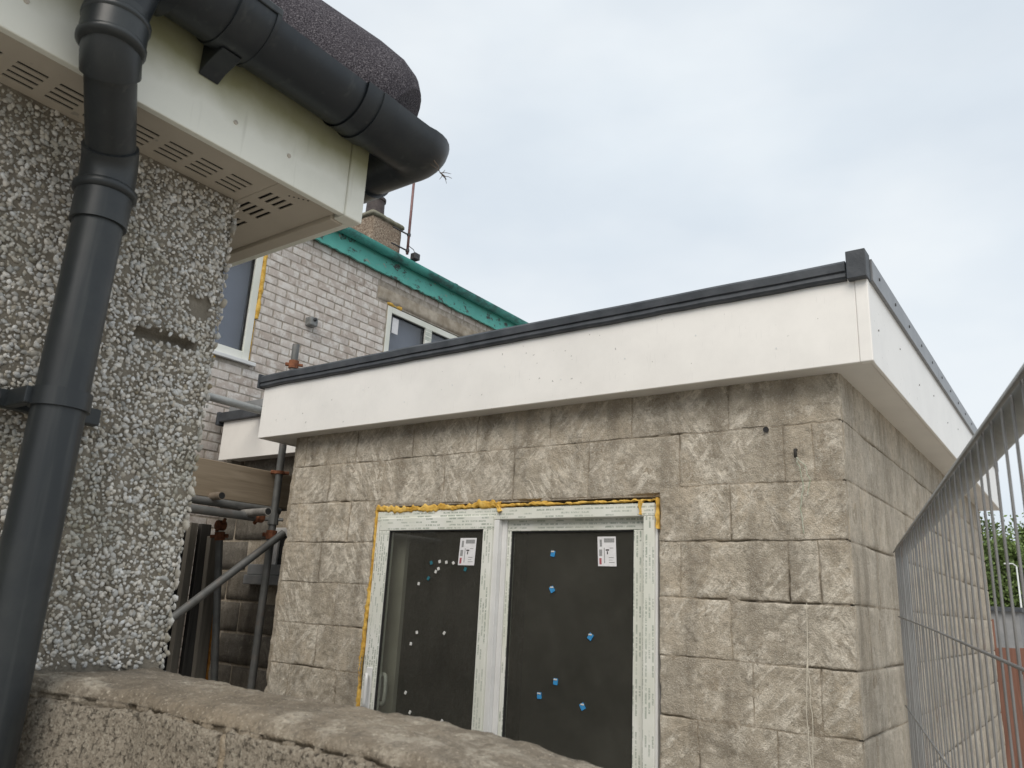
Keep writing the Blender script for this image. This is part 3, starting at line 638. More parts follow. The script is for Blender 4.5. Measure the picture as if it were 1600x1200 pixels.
def window(W, mull, label):
    y0, y1, z0, z1 = W; fw_ = .065; x0, x1 = XB - .07, XB - .004; e = .012
    o = MB().box(x0, x1, y0 + e, y0 + e + fw_, z0, z1 - e).build('window', 'tape_v', bh, bevel=.004, label=label)
    MB().box(x0, x1, y1 - e - fw_, y1 - e, z0, z1 - e).build('jamb', 'tape_v', o, bevel=.004)
    MB().box(x0, x1 - .001, y0 + e + fw_, y1 - e - fw_, z1 - e - fw_, z1 - e).build('frame_head', 'tape_v', o, bevel=.004)
    MB().box(x0, x1 - .001, y0 + e + fw_, y1 - e - fw_, z0, z0 + fw_ + .01).build('frame_foot', 'tape_v', o, bevel=.004)
    cuts = [y0 + e + fw_] + [t for mm in mull for t in (mm - .05, mm + .05)] + [y1 - e - fw_]
    for mm in mull: MB().box(x0, x1 + .004, mm - .05, mm + .05, z0 + fw_ + .0105, z1 - e - fw_ - .0005).build('mullion', 'tape_v', o, bevel=.004)
    for a, b in zip(cuts[::2], cuts[1::2]):
        g = box('pane', 'glass_up', o, XB - .045, XB - .04, a, b, z0 + fw_ + .01, z1 - e - fw_)
        MB().box(XB - .04 + .001, XB - .025, a, a + .012, z0 + fw_ + .01, z1 - e - fw_).box(XB - .039, XB - .025, b - .012, b, z0 + fw_ + .01, z1 - e - fw_).box(XB - .039, XB - .025, a + .0121, b - .0121, z1 - e - fw_ - .012, z1 - e - fw_).build('gasket', 'black', o)
    box('pane_backing', 'pane_backing', o, XB - .13, XB - .12, y0 + .03, y1 - .03, z0 + .03, z1 - .03)  # blue-grey panel added behind the panes to make the glass paler
    return o
w1 = window(BW1, [], 'tall upper window with yellow foam down its jamb'); w2 = window(BW2, [5.99, 6.56], 'three-light upper window peeping over the extension roof')
box('sill', 'upvc', w1, XB - .003, XB + .035, BW1[0], BW1[1] + .04, BW1[2] - .035, BW1[2] - .002, bevel=.004)
box('sticker', 'paper', w2, XB - .039, XB - .037, 5.46, 5.55, 2.66, 2.83); box('sticker', 'paper', w2, XB - .039, XB - .037, 6.29, 6.40, 2.56, 2.74)
def foam2(par, pts, rad, seed, amp=.006, mat='foam'):
    P = []; rr = []
    for i in range(len(pts) - 1):
        a, b = Vector(pts[i]), Vector(pts[i + 1])
        for k in range(24): P.append(a.lerp(b, k / 24) + Vector((-.008, amp * nz(k * .4 + i * 9, seed, 0), amp * nz(k * .4, seed, 4)))); rr.append(max(.004, rad * (1 + .55 * nz(k * .11 + i * 7, seed, 2) + .2 * nz(k * .7, seed, 8))))
    MB().tube(P, rr, 8).build('expanding_foam', mat, par, smooth=True)
foam2(w1, [(XB - .004, 3.812, 2.88), (XB - .004, 3.815, 2.5), (XB - .006, 3.812, 2.25)], .022, 1); foam2(w1, [(XB - .01, 3.808, 2.25), (XB - .01, 3.806, 1.87)], .008, 2)
foam2(w1, [(XB - .0, 2.8, 1.81), (XB - .0, 3.5, 1.812)], .02, 3); foam2(w2, [(XB - .01, 5.335, 2.9), (XB - .01, 5.335, 1.8)], .008, 5); foam2(w2, [(XB - .006, 5.33, 2.945), (XB - .006, 5.55, 2.945)], .018, 6)
rough_box(XB - .1, XB + .002, 5.18, 7.13, 2.945, 3.09, .05, lambda p, q: .003 * nz(p.x * 12, p.y * 12, p.z * 12), .004).build('lintel', 'lintel', bh, smooth=True)
sp = MB().box(XB - .01, XB + .075, 4.325, 4.415, 2.365, 2.45).build('overflow_spout', 'spout', bh, bevel=.012)
MB().tube([(XB + .07, 4.37, 2.425), (XB + .088, 4.37, 2.425)], .018, 12).build('spout_nozzle', 'dark_metal', sp, smooth=True)
# teal fascia with broken lower edge
m = MB(); V = []; ysx = lin(1.5, 11.1, .03); n = 4
for y in ysx:
    e = 3.205 + .022 * nz(y * 2.1, 1, 0) + .016 * nz(y * 9, 4, 0) + .010 * nz(y * 27, 7, 0) + .05 * max(0, nz(y * 1.3 + 2.6, 8, 0) - .25)
    for a, b in ((XB + .035, e), (XB + .06, e), (XB + .06, 3.40), (XB + .035, 3.40)): V.append((a, y, b))
m.add(V, [(i * n + k, i * n + (k + 1) % n, (i + 1) * n + (k + 1) % n, (i + 1) * n + k) for i in range(len(ysx) - 1) for k in range(n)] + [(0, 1, 2, 3), tuple((len(ysx) - 1) * n + k for k in range(4))])
m.build('fascia', 'teal', bh, label='teal fascia board with flaking paint')
box('eaves_board', 'lintel', bh, XB - .006, XB + .034, 1.5, 11.1, 3.255, 3.29)
def halfpipe(P0, P1, rad, th, seg=12, a0=180, a1=360, up=Vector((0, 0, 1)), lip=0):
    a, b = Vector(P0), Vector(P1); t = (b - a).normalized(); sd_ = t.cross(up).normalized(); m = MB(); V = []
    for p in (a, b):
        for rr in (rad, rad - th):
            for k in range(seg + 1): an = R(a0 + (a1 - a0) * k / seg); V.append(p + sd_ * math.cos(an) * rr + up * math.sin(an) * rr)
    n = seg + 1; F = []
    for k in range(seg): F += [(k, k + 1, 2 * n + k + 1, 2 * n + k), (n + k, 3 * n + k, 3 * n + k + 1, n + k + 1), (k, n + k, n + k + 1, k + 1), (2 * n + k, 2 * n + k + 1, 3 * n + k + 1, 3 * n + k)]
    F += [(0, 2 * n, 3 * n, n), (seg, n + seg, 3 * n + seg, 2 * n + seg)]
    return m.add(V, F)
halfpipe((XB + .122, 1.5, 3.43), (XB + .122, 11.1, 3.43), .06, .006).build('gutter', 'teal_gutter', bh, smooth=True, sharp=40, label='worn teal half-round gutter')
for y in (2.6, 4.35, 6.15, 7.95): halfpipe((XB + .122, y, 3.432), (XB + .122, y + .05, 3.432), .066, .006).build('gutter_joint', 'teal_gutter', bh, smooth=True, sharp=40)
rf = MB().prism([(XB + .10, 3.43), (XB - 3, 3.43 + 3.1 * .62), (XB - 6.2, 3.43 - .1), (XB - 6.2, 3.37), (XB - 3, 3.36 + 3.1 * .62), (XB + .05, 3.405)], 'y', 1.4, 11.2).build('roof', 'slate', bh)
CX, CY = -7.0, 6.2
ch = rough_box(CX - .85, CX, CY, CY + .53, 3.9, 4.73, .05, lambda p, q: .010 * nz(p.x * 30, p.y * 30, p.z * 30), .004).build('chimney', 'chimney', bh, smooth=True)
rough_box(CX - .89, CX + .035, CY - .035, CY + .565, 4.7305, 4.79, .05, lambda p, q: .006 * nz(p.x * 20, p.y * 20, p.z * 20), .01).build('chimney_cap', 'moss', ch, smooth=True)
pc = (CX - .2, CY + .2); MB().tube([(*pc, 4.79), (*pc, 4.83), (*pc, 5.05), (*pc, 5.055), (*pc, 5.09), (*pc, 5.095)], [.135, .125, .118, .135, .135, .10], 20).build('chimney_pot', 'pot', ch, smooth=True, sharp=40)
MB().tube([(*pc, 5.09), (*pc, 5.14), (*pc, 5.17), (*pc, 5.185)], [.10, .095, .06, .005], 18).build('pot_cowl', 'upvc', ch, smooth=True)
ms = thing('aerial_mast', (CX + .09, CY + .57, 4.38), 'thin reddish aerial mast strapped to the rough-cast chimney', 'mast')
mxx, my_ = CX + .09, CY + .58
MB().tube([(mxx, my_, 4.38), (mxx, my_, 5.62)], .018, 10).build('pole', 'mast', ms, smooth=True)
for z in (4.43, 4.66): MB().tube([(mxx, my_ + .02, z), (mxx, my_ - .3, z - .01)], .011, 8).build('bracket', 'dark_metal', ms); MB().tube([(mxx, my_, z - .018), (mxx, my_, z + .018)], .026, 10).build('clamp', 'dark_metal', ms)
box('junction_box', 'dark_metal', ms, mxx + .03, mxx + .12, my_ + .03, my_ + .13, 4.31, 4.40, bevel=.01)
MB().tube([(mxx + .01, my_ + .01, 4.5), (mxx + .05, my_ + .06, 4.46), (mxx + .07, my_ + .08, 4.40)], .005, 6).build('cable', 'dark_metal', ms)

# ------------------------------------------------------------------ scaffold in the gap
sc = thing('scaffold', (-4.28, 3.0, GZ), 'steel tube scaffold with rusty couplers in the gap beside the extension', 'scaffold')
SX, SY, T = -4.28, 3.225, .0242
def tube(name, a, b, mat, rad=T, hollow=False):
    o = MB().tube([a, b], rad, 16, cap=not hollow).build(name, mat, sc, smooth=True, sharp=50)
    if hollow:
        v = (Vector(b) - Vector(a)).normalized(); MB().tube([Vector(b) - v * .15, Vector(b) - v * .001], rad * .84, 16).build('tube_bore', 'black', sc)
        mm = MB(); nn = 20; t_ = v.orthogonal().normalized(); b_ = v.cross(t_); V = [Vector(b) + (t_ * math.cos(2 * math.pi * k / nn) + b_ * math.sin(2 * math.pi * k / nn)) * rr for rr in (rad, rad * .84) for k in range(nn)]
        mm.add(V, [(k, (k + 1) % nn, nn + (k + 1) % nn, nn + k) for k in range(nn)]).build('tube_rim', mat, sc)
    return o
tube('standard', (SX, SY, GZ), (SX, SY, 1.635), 'dark_tube')
def coupler(p, ax, w=.055, mat='rust'):
    p = Vector(p); ax = Vector(ax).normalized(); o = ax.orthogonal().normalized()
    c = MB().tube([p - ax * w / 2, p + ax * w / 2], .034, 10).build('coupler', mat, sc)
    MB().tube([p + o * .03, p + o * .062], .011, 6).build('bolt', mat, c); MB().tube([p - o * .03, p - o * .055], .013, 6).build('bolt', mat, c); return c
coupler((SX, SY, 1.49), (0, 0, 1)); coupler((SX, SY, .745), (0, 0, 1), .02); coupler((SX, SY, .34), (0, 0, 1)); coupler((SX + .01, SY - .12, .44), (0, 1, 0), .05); coupler((SX, SY, .44), (0, 0, 1), .07, 'dark_tube')
tube('ledger', (SX + .02, 1.2, .435), (SX + .02, 3.06, .435), 'dark_tube', .026)
tube('ledger', (SX - .05, 1.2, .50), (SX - .05, 3.3, .50), 'dark_tube')
tube('transom', (SX - .75, 2.83, .53), (SX + .07, 2.78, .53), 'tan_tube', T, True)
tube('transom', (SX - .06, 3.02, .455), (SX + .26, 2.985, .455), 'pale_tube', T, True)
tube('brace', (SX + .055, SY - .86, -.36), (SX + .055, SY + .05, .355), 'dark_tube', .024, True)
tube('standard', (-4.75, 3.16, .36), (-4.75, 3.41, -1.6), 'dark_tube')
coupler((-4.75, 3.165, .33), (0, .13, -1)); coupler((-4.75, 3.16, .40), (0, 1, 0))
tube('ledger', (-5.02, 2.6, 1.32), (-5.02, 3.8, 1.31), 'galv', .03)
box('scaffold_board', 'board', None, SX - .088, SX - .05, 1.6, SY + .6, .525, .752, bevel=.004, label='weathered brown scaffold board set on edge behind the scaffold tubes', cat='board')
box('scaffold_board', 'dark_wood', None, SX - .62, SX - .09, 1.7, SY + .3, .535, .575, bevel=.004, label='dark flat scaffold board lying behind the upright brown board', cat='board')
# dark sheet and leaning timbers
def lean(name, mat, a, b, w, t, label, cat='timber', group=None):
    a, b = Vector(a), Vector(b); ax = (b - a).normalized(); s1 = ax.cross(Vector((1, 0, 0))).normalized() * w / 2; s2 = ax.cross(s1).normalized() * t / 2
    return MB().add([p + x + y for p in (a, b) for x, y in ((s1, s2), (s1, -s2), (-s1, -s2), (-s1, s2))], [(0, 1, 2, 3), (4, 7, 6, 5), (0, 4, 5, 1), (1, 5, 6, 2), (2, 6, 7, 3), (3, 7, 4, 0)]).build(name, mat, None, bevel=.003, label=label, cat=cat, group=group)
lean('black_sheet', 'black', (-5.1, 2.83, GZ), (-5.12, 2.85, .40), .72, .02, 'black sheet standing upright in the dark gap behind the scaffold', 'sheet')
lean('leaning_timber', 'grey_wood', (-5.0, 3.14, GZ), (-5.05, 3.14, .42), .055, .05, 'dark grey upright timber beside the black sheet')
lean('leaning_timber', 'dark_wood', (-4.98, 3.24, GZ), (-5.05, 3.235, .42), .075, .05, 'near-black timber between the two grey uprights')
lt = lean('leaning_timber', 'grey_wood', (-4.95, 3.33, GZ), (-5.0, 3.29, .34), .085, .05, 'pale grey upright timber with an orange foam edge')
t_ = foam2
P = [Vector((-4.965, 3.385, -1.0)).lerp(Vector((-4.99, 3.36, .0)), k / 30) for k in range(31)]
MB().tube([p + Vector((0, .012 * nz(i * .3, 2, 0), 0)) for i, p in enumerate(P)], [.011 + .008 * nz(i * .4, 5, 0) for i in range(31)], 8).build('foam_edge', 'orange', lt, smooth=True)

# ------------------------------------------------------------------ near pebble-dashed house
XW, YC, ZS = -1.2, .735, .69
XF, YF = -1.0656, .915
nh = thing('pebble_dashed_house', (-2.2, -.5, GZ), 'near corner of a pebble-dashed house with boxed eaves and dark granular hip roof', 'house')
def slot(y, z):
    a = abs(z - (.392 + .03 * (y - .65))) < .0095 + .003 * nz(y * 40, 1, 1) and .596 < y < .70; b = .674 < y < .716 and .448 < z < .482 + .01 * nz(y * 30, 0, 0) and z > .47 - (y - .655) * .6
    return a, b
def base(y, z):
    a, b = slot(y, z); x = XW - .006 + .002 * nz(y * 30, z * 30, 0) + .0012 * nz(y * 90, z * 90, 3) + .004 * nz(y * 4, z * 4, 8)
    if a: x -= .022
    elif b: x -= .004
    return (x, y, z)
hwall = grid_sheet(lin(-2.0, .1, .05)[:-1] + lin(.1, YC - .004, .006), lin(GZ, -.25, .05)[:-1] + lin(-.25, ZS + .01, .006), base).build('wall', 'dash_base', nh, smooth=True)
grid_sheet(lin(-6, XW - .006, .08), lin(GZ, ZS + .01, .08), lambda x, z: (x, YC - .004 + .003 * nz(x * 9, z * 9, 1), z)).build('end_wall', 'dash_base', nh, smooth=True)
def ico(sub):
    bm = bmesh.new(); bmesh.ops.create_icosphere(bm, subdivisions=sub, radius=1); v = np.array([q.co[:] for q in bm.verts]); bm.verts.index_update(); fc = np.array([[q.index for q in g.verts] for g in bm.faces]); bm.free(); return v, fc
def stones(name, pts, nrm_axis, sub, par, rmin, rmax):
    iv, ifc = ico(sub); n = len(pts); nv = len(iv)
    A = np.empty((n, nv, 3)); C = np.empty((n, nv, 4))
    for i, p in enumerate(pts):
        s = rmin + (rmax - rmin) * rng.uniform(-.25, 1.0) ** 1.0 if rng.random() < .85 else rmax * rng.uniform(1.0, 1.3); el = rng.uniform(1.0, 1.55); sc_ = np.array([s * rng.uniform(.34, .55), s * el, s / el ** .35])
        q = Matrix.Rotation(rng.uniform(-.22, .22), 3, 'Y') @ Matrix.Rotation(rng.uniform(-.22, .22), 3, 'Z')
        q = Matrix.Rotation(rng.uniform(0, 6.28), 3, 'X') @ q
        lump = 1 + .22 * np.sin(iv @ rng.normal(0, 2.2, 3) + rng.uniform(0, 6)) + .16 * np.sin(iv @ rng.normal(0, 4, 3))
        v = (iv * lump[:, None] * sc_) @ np.array(q).T
        if nrm_axis == 'y': v = v[:, [1, 0, 2]]
        A[i] = v + p
        g = np.clip(rng.normal(.55, .13), .16, .78); t = rng.uniform(-.005, .045); C[i] = (g + t, g, g - t * 1.3 - .015, 1)
    me = bpy.data.meshes.new(name); F = (ifc[None] + (np.arange(n) * nv)[:, None, None]).reshape(-1, 3)
    me.vertices.add(n * nv); me.vertices.foreach_set('co', A.reshape(-1)); me.loops.add(F.size); me.loops.foreach_set('vertex_index', F.reshape(-1).astype(np.int32))
    me.polygons.add(len(F)); me.polygons.foreach_set('loop_start', (np.arange(len(F)) * 3).astype(np.int32)); me.update(); me.validate()
    at = me.color_attributes.new('tint', 'FLOAT_COLOR', 'POINT'); at.data.foreach_set('color', C.reshape(-1)); me.materials.append(MAT['pebble'])
    o = bpy.data.objects.new(name, me); link(o, par, (0, 0, H)); return tag(o, kind='stuff')
def scatter(y0, y1, z0, z1, st, X, fn=None):
    P = []; j = 0; z = z0
    while z < z1:
        y = y0 + (st / 2 if j % 2 else 0)
        while y < y1:
            a, b = y + rng.uniform(-.55, .55) * st, z + rng.uniform(-.55, .55) * st
            if (fn is None or fn(a, b)) and nz(a * 13, b * 13, 3) > -.72: P.append((X + rng.uniform(-.0012, .0006) + .004 * nz(a * 4, b * 4, 8), a, b))
            y += st
        z += st * .87; j += 1
    return P
clear = lambda y, z: not any(slot(y, z)) and not (abs(z - .392 - .03 * (y - .65)) < .0095 and .594 < y < .702) and not (-.2 < z < -.122 + .025 * nz(y * 11, 1, 4) + .012 * nz(y * 40, 1, 4) and y > .4) and y < YC + .002 and z < ZS - .003
stones('pebble_dash', scatter(.12, YC, -.25, ZS, .0064, XW - .0052, clear), 'x', 1, hwall, .0020, .0041)
stones('pebble_dash', scatter(-.7, .115, -.25, ZS, .0075, XW - .003, clear), 'x', 1, hwall, .0027, .0047)
stones('pebble_dash', scatter(-.7, YC, -1.0, -.255, .009, XW - .003, clear), 'x', 1, hwall, .0035, .0056)
E_ = [(-p[1] + (XW + .0), YC + p[0], p[2]) for p in scatter(0, .9, -.4, ZS - .005, .010, .0)]
stones('pebble_dash', E_, 'y', 1, nh, .004, .0068)
# soffit with cut vent slots
xs = [XW - .03, XF + .002]; groups = [(.347 - .062 * 5 + .0, 0)] ; gy = [-.26, -.20, -.14, -.08, -.02, .045, .105, .165, .225, .286, .347, .405, .461, .517, .577, .634, .693]
slots = [(-1.184, -1.177), (-1.168, -1.161), (-1.152, -1.145), (-1.136, -1.129)]
us = sorted(set([XW - .03, XF - .015] + [t for s in slots for t in s])); vs = sorted(set([-2.0, YC] + [t for g in gy for t in (g - .021, g + .021)]))
def soff_keep(x, y): return not (any(a < x < b for a, b in slots) and any(abs(y - g) < .021 for g in gy))
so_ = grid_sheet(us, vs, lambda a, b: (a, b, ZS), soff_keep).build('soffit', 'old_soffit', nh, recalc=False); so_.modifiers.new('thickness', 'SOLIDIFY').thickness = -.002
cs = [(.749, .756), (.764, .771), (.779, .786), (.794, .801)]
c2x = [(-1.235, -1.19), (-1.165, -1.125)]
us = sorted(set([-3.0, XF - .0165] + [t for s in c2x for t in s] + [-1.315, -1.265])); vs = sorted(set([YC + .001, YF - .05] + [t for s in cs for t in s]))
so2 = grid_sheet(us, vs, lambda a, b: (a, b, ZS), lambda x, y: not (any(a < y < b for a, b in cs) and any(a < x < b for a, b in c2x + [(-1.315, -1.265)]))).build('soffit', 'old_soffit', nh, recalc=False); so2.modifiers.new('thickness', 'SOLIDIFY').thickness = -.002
box('slot_backing', 'black', nh, -3, XF - .035, -2, YF - .055, ZS + .0135, ZS + .02)  # black board over the vent slots; eaves shade put into its colour
for k in range(5): MB().tube([(-1.105 + k * .004, .775 + k * .0075, ZS - .0006), (-1.105 + k * .004, .775 + k * .0075, ZS + .003)], .0018, 6).build('vent_hole', 'black', so2)
ff = box('front_fascia', 'old_fascia', nh, XF - .014, XF, -2.0, YF - .043, ZS - .004, .868, bevel=.002)
box('corner_trim', 'old_fascia', nh, XF - .03, XF + .003, YF - .0425, YF, ZS - .006, .868, bevel=.003)
box('end_fascia', 'old_fascia', nh, -3.0, XF - .031, YF - .018, YF - .002, ZS - .005, .868, bevel=.002)
box('fascia_lip', 'old_soffit', nh, -3.0, XF - .031, YF - .049, YF - .0185, ZS - .008, ZS + .01, bevel=.002)
for y, z in ((.625, .742), (.735, .738), (.30, .74)): MB().tube([(XF - .001, y, z), (XF + .0015, y, z)], .004, 8).build('nail_head', 'old_soffit', ff)
# roof planes and rounded hip tile
TP = math.tan(R(40)); EZ = .903; ex, ey = -1.03, .935
rp_ = MB().add([(ex, -2.5, EZ), (ex, ey, EZ), (ex - 2.2, ey - 2.2, EZ + 2.2 * TP), (ex - 2.2, -2.5, EZ + 2.2 * TP), (ex, -2.5, EZ - .02), (ex, ey, EZ - .02), (ex - 2.2, ey - 2.2, EZ + 2.2 * TP - .05), (ex - 2.2, -2.5, EZ + 2.2 * TP - .05)],
    [(0, 1, 2, 3), (4, 7, 6, 5), (0, 4, 5, 1), (3, 2, 6, 7), (0, 3, 7, 4)]).add([(ex, ey, EZ), (ex - 4.4, ey, EZ), (ex - 2.2, ey - 2.2, EZ + 2.2 * TP), (ex, ey, EZ - .02), (ex - 4.4, ey, EZ - .02), (ex - 2.2, ey - 2.2, EZ + 2.2 * TP - .05)], [(0, 1, 2), (3, 5, 4), (0, 3, 4, 1)]).build('roof', 'felt', nh)
hd = Vector((-1, -1, TP)).normalized(); hs = Vector((1, -1, 0)).normalized(); hu = hs.cross(hd) * -1
if hu.z < 0: hu = -hu
m = MB(); V = []; ns = 18; st_ = [(-.012, .02, .0), (-.008, .72, .012), (.012, .86, .02), (.05, .96, .02), (.11, 1.0, .02), (.2, 1.0, .02), (.45, 1.0, .02), (.451, 1.05, .02), (.9, 1.05, .02), (2.6, 1.05, .02)]
HR = .135
for s, k, up_ in st_:
    c_ = Vector((ex - .03, ey + .025, EZ + .012)) + hd * s
    for q in range(ns + 1):
        an = R(-35 + 250 * q / ns); V.append(c_ + hs * math.cos(an) * HR * k * 1.05 + hu * (math.sin(an) * HR * k))
n = ns + 1
m.add(V, [(i * n + q, i * n + q + 1, (i + 1) * n + q + 1, (i + 1) * n + q) for i in range(len(st_) - 1) for q in range(ns)] + [tuple(range(n))])
m.build('hip_tile', 'felt', rp_, smooth=True, sharp=35)

# gutter
GX, GYC, GZ_, GR_ = -1.004, 1.0, .874, .060
gt = thing('roof_gutter', (GX, 0, GZ_), 'black half-round plastic gutter turning the corner of the pebble-dashed house', 'gutter')
halfpipe((GX, -2.4, GZ_), (GX, .80, GZ_), GR_, .003, 20).build('gutter_run', 'gutter', gt, smooth=True, sharp=40)
halfpipe((GX - .16, GYC, GZ_ + .010), (-3.2, GYC, GZ_ + .012), GR_, .003, 20).build('gutter_run', 'gutter', gt, smooth=True, sharp=40)
# corner angle: sweep of the half round through a tight right-angle bend
m = MB(); V = []; path = [(GX, .79, 0), (GX, .88, 0), (GX, GYC - .05, 0)] + [(GX - .05 + .05 * math.cos(R(a)), GYC - .05 + .05 * math.sin(R(a)), 0) for a in range(9, 91, 9)] + [(GX - .10, GYC, 0), (GX - .17, GYC, 0)]
angs = [0, 0, 0] + [R(a) for a in range(9, 91, 9)] + [math.pi / 2] * 2; seg = 20
for (x, y, _), a in zip(path, angs):
    sd_ = Vector((math.cos(a), math.sin(a), 0)); k = 1.0 + .16 * math.sin(2 * a)
    for rr in (GR_ + .005, GR_ + .001):
        for q in range(seg + 1):
            an = R(180 + 180 * q / seg); V.append(Vector((x, y, GZ_ + .002 + .009 * math.sin(a))) + sd_ * math.cos(an) * rr * k + Vector((0, 0, math.sin(an) * rr)))
n = 2 * (seg + 1); F = []
for i in range(len(path) - 1):
    for q in range(seg):
        F += [(i * n + q, i * n + q + 1, (i + 1) * n + q + 1, (i + 1) * n + q), (i * n + seg + 1 + q, (i + 1) * n + seg + 1 + q, (i + 1) * n + seg + 2 + q, i * n + seg + 2 + q)]
    F += [(i * n, (i + 1) * n, (i + 1) * n + seg + 1, i * n + seg + 1), (i * n + seg, i * n + n - 1, (i + 1) * n + n - 1, (i + 1) * n + seg)]
ca = m.add(V, F).build('corner_angle', 'gutter', gt, smooth=True, sharp=50)
def union(y, w, drop):
    un = halfpipe((GX, y - w / 2, GZ_ + .003), (GX, y + w / 2, GZ_ + .003), GR_ + .0045, .0045, 20).build('gutter_union', 'gutter', gt, smooth=True, sharp=40)
    for e in (-w / 2, w / 2): halfpipe((GX, y + e - .004, GZ_ + .005), (GX, y + e + .004, GZ_ + .005), GR_ + .0075, .006, 20).build('union_rib', 'gutter', un, smooth=True, sharp=40)
    MB().box(GX + GR_ - .004, GX + GR_ + .008, y - w / 2 - .004, y + w / 2 + .004, GZ_ - .002, GZ_ + .011).build('union_clip', 'gutter', un, bevel=.002)
    if drop: MB().prism([(XF + .001, GZ_ - .02), (GX, GZ_ - GR_ - .004), (XF + .02, GZ_ - drop + .012), (XF + .001, GZ_ - drop)], 'y', y - .018, y + .018).build('union_bracket', 'gutter', un, bevel=.002)
def strap(y, w):
    halfpipe((GX, y - w / 2, GZ_ + .001), (GX, y + w / 2, GZ_ + .001), GR_ + .0075, .006, 20).build('gutter_strap', 'gutter', gt, smooth=True, sharp=40)
union(.565, .06, .088); strap(.842, .03); union(.0, .1, .115)
halfpipe((GX - .15, GYC, GZ_ + .008), (GX - .20, GYC, GZ_ + .008), GR_ + .008, .006, 20).build('gutter_union', 'gutter', gt, smooth=True, sharp=40)
ot = halfpipe((GX, .325, GZ_ - .001), (GX, .455, GZ_ - .001), GR_ + .007, .006, 20).build('running_outlet', 'gutter', gt, smooth=True, sharp=40)
MB().tube([(GX, .39, GZ_ - GR_ + .012), (GX, .39, GZ_ - GR_ - .06)], [.05, .038], 24).build('outlet_spigot', 'gutter', gt, smooth=True, sharp=50)
tw = thing('dry_twig', (-.95, 1.0, .80), 'small dry twig caught under the black gutter corner', 'twig')
def sprig(a, b, rad): MB().tube([a, Vector(a).lerp(Vector(b), .5) + Vector((.002, .001, .001)), b], [rad, rad * .8, rad * .5], 6).build('stem', 'twig', tw)
t0 = Vector((-.955, .985, .826)); t1 = Vector((-.95, 1.0, .805)); t2 = Vector((-.945, 1.015, .795)); sprig(t0, t1, .0012); sprig(t1, t2, .0012)
for e in ((.004, .028, .010), (-.002, .024, -.012), (.006, -.006, -.020), (.0, -.028, .004), (-.004, .018, .016), (.006, .03, .0)): sprig(t1.lerp(t2, random.random()), t1 + Vector(e), .0008)

# downpipe with swan neck
dp = thing('downpipe', (-1.12, .47, GZ), 'black plastic downpipe with offset bend on the pebble-dashed wall', 'downpipe')
PX, PY = -1.122, .471; PR = .034
MB().tube([(PX, PY, GZ), (PX, PY, .535)], PR, 28).build('pipe', 'pipe', dp, smooth=True, sharp=50)
B0 = Vector((PX, PY, .60)); B1 = Vector((GX, .39, .70)); up = Vector((0, 0, 1))
def bez(p0, p1, p2, n): return [p0 * (1 - t) ** 2 + p1 * 2 * t * (1 - t) + p2 * t * t for t in [i / n for i in range(n + 1)]]
dv = (B1 - B0).normalized()
low = [Vector((PX, PY, .50)), Vector((PX, PY, .555))] + bez(Vector((PX, PY, .565)), B0, B0 + dv * .03, 6)
MB().tube(low, PR + .0045, 28).build('lower_bend', 'pipe', dp, smooth=True, sharp=50)
MB().tube([Vector((PX, PY, .546)), Vector((PX, PY, .550)), Vector((PX, PY, .558)), Vector((PX, PY, .562))], [PR + .005, PR + .010, PR + .010, PR + .005], 28).build('socket_ring', 'pipe', dp, smooth=True)
MB().tube([B0 + dv * .02, B1 - dv * .02], PR, 28).build('offset_pipe', 'pipe', dp, smooth=True, sharp=50)
upb = bez(B1 - dv * .035, B1, Vector((GX, .39, .735)), 6) + [Vector((GX, .39, .775))]
MB().tube(upb, PR + .005, 28).build('upper_bend', 'pipe', dp, smooth=True, sharp=50)
for t in (.0, ): pass
for z, rr in ((.705, .0095), (.742, .0095)): MB().tube([(GX, .39, z - .007), (GX, .39, z - .003), (GX, .39, z + .004), (GX, .39, z + .007)], [PR + .005, PR + rr + .001, PR + rr + .001, PR + .005], 28).build('socket_ring', 'pipe', dp, smooth=True)
MB().tube([(GX, .39, .705), (GX, .39, .742)], PR + .0085, 28).build('socket', 'pipe', dp, smooth=True, sharp=50)
cl = MB().tube([(PX, PY, .222), (PX, PY, .247)], PR + .0045, 28).build('clip', 'pipe', dp, smooth=True, sharp=50)
cl2 = MB().box(XW + .002, XW + .02, PY - .085, PY + .085, .222, .247).box(XW + .018, PX, PY - PR - .012, PY - PR + .002, .2225, .2465).build('clip_arm', 'pipe', dp, bevel=.002)
MB().tube([(XW + .018, PY - .062, .2345), (XW + .026, PY - .062, .2345)], .008, 12).build('screw', 'dark_metal', cl2)

# ------------------------------------------------------------------ foreground garden wall
gw = thing('garden_wall', (-.8, .65, GZ), 'rough brown block garden wall with crumbling top in the near foreground', 'wall')
WY0, WY1, WT = .578, .722, -.150
def gd(p, q): return .004 * fr(p.x * 22, p.y * 22, p.z * 22, 4) + .004 * nz(p.x * 7, p.y * 7, p.z * 7) + .0018 * nz(p.x * 110, p.y * 110, p.z * 110)
def flare(m): m.v = [(x, y - (.075 * max(0, -1.0 - x) / .2 if y < .65 else 0), z) for x, y, z in m.v]; return m
edges = [[-1.19, -.812, -.40], [-1.19, -1.0, -.60, -.40]]
core_ = box('mortar', 'garden_cap', gw, -1.188, -.41, WY0 + .008, WY1 - .008, GZ, WT - .02)
for c in range(7):
    z1 = WT - .2225 * c; z0 = max(z1 - .214, GZ); ed = edges[c % 2]
    for a, b in zip(ed[:-1], ed[1:]): flare(rough_box(a + .005, b - .005, WY0, WY1, z0, z1, .0065 if c == 0 else .03, gd, .006)).build('block', 'garden_block', gw, smooth=True)
rough_box(-.822, -.802, WY0 + .004, WY1 - .01, WT - .22, WT - .004, .008, gd, .004).build('mortar_joint', 'garden_cap', gw, smooth=True)
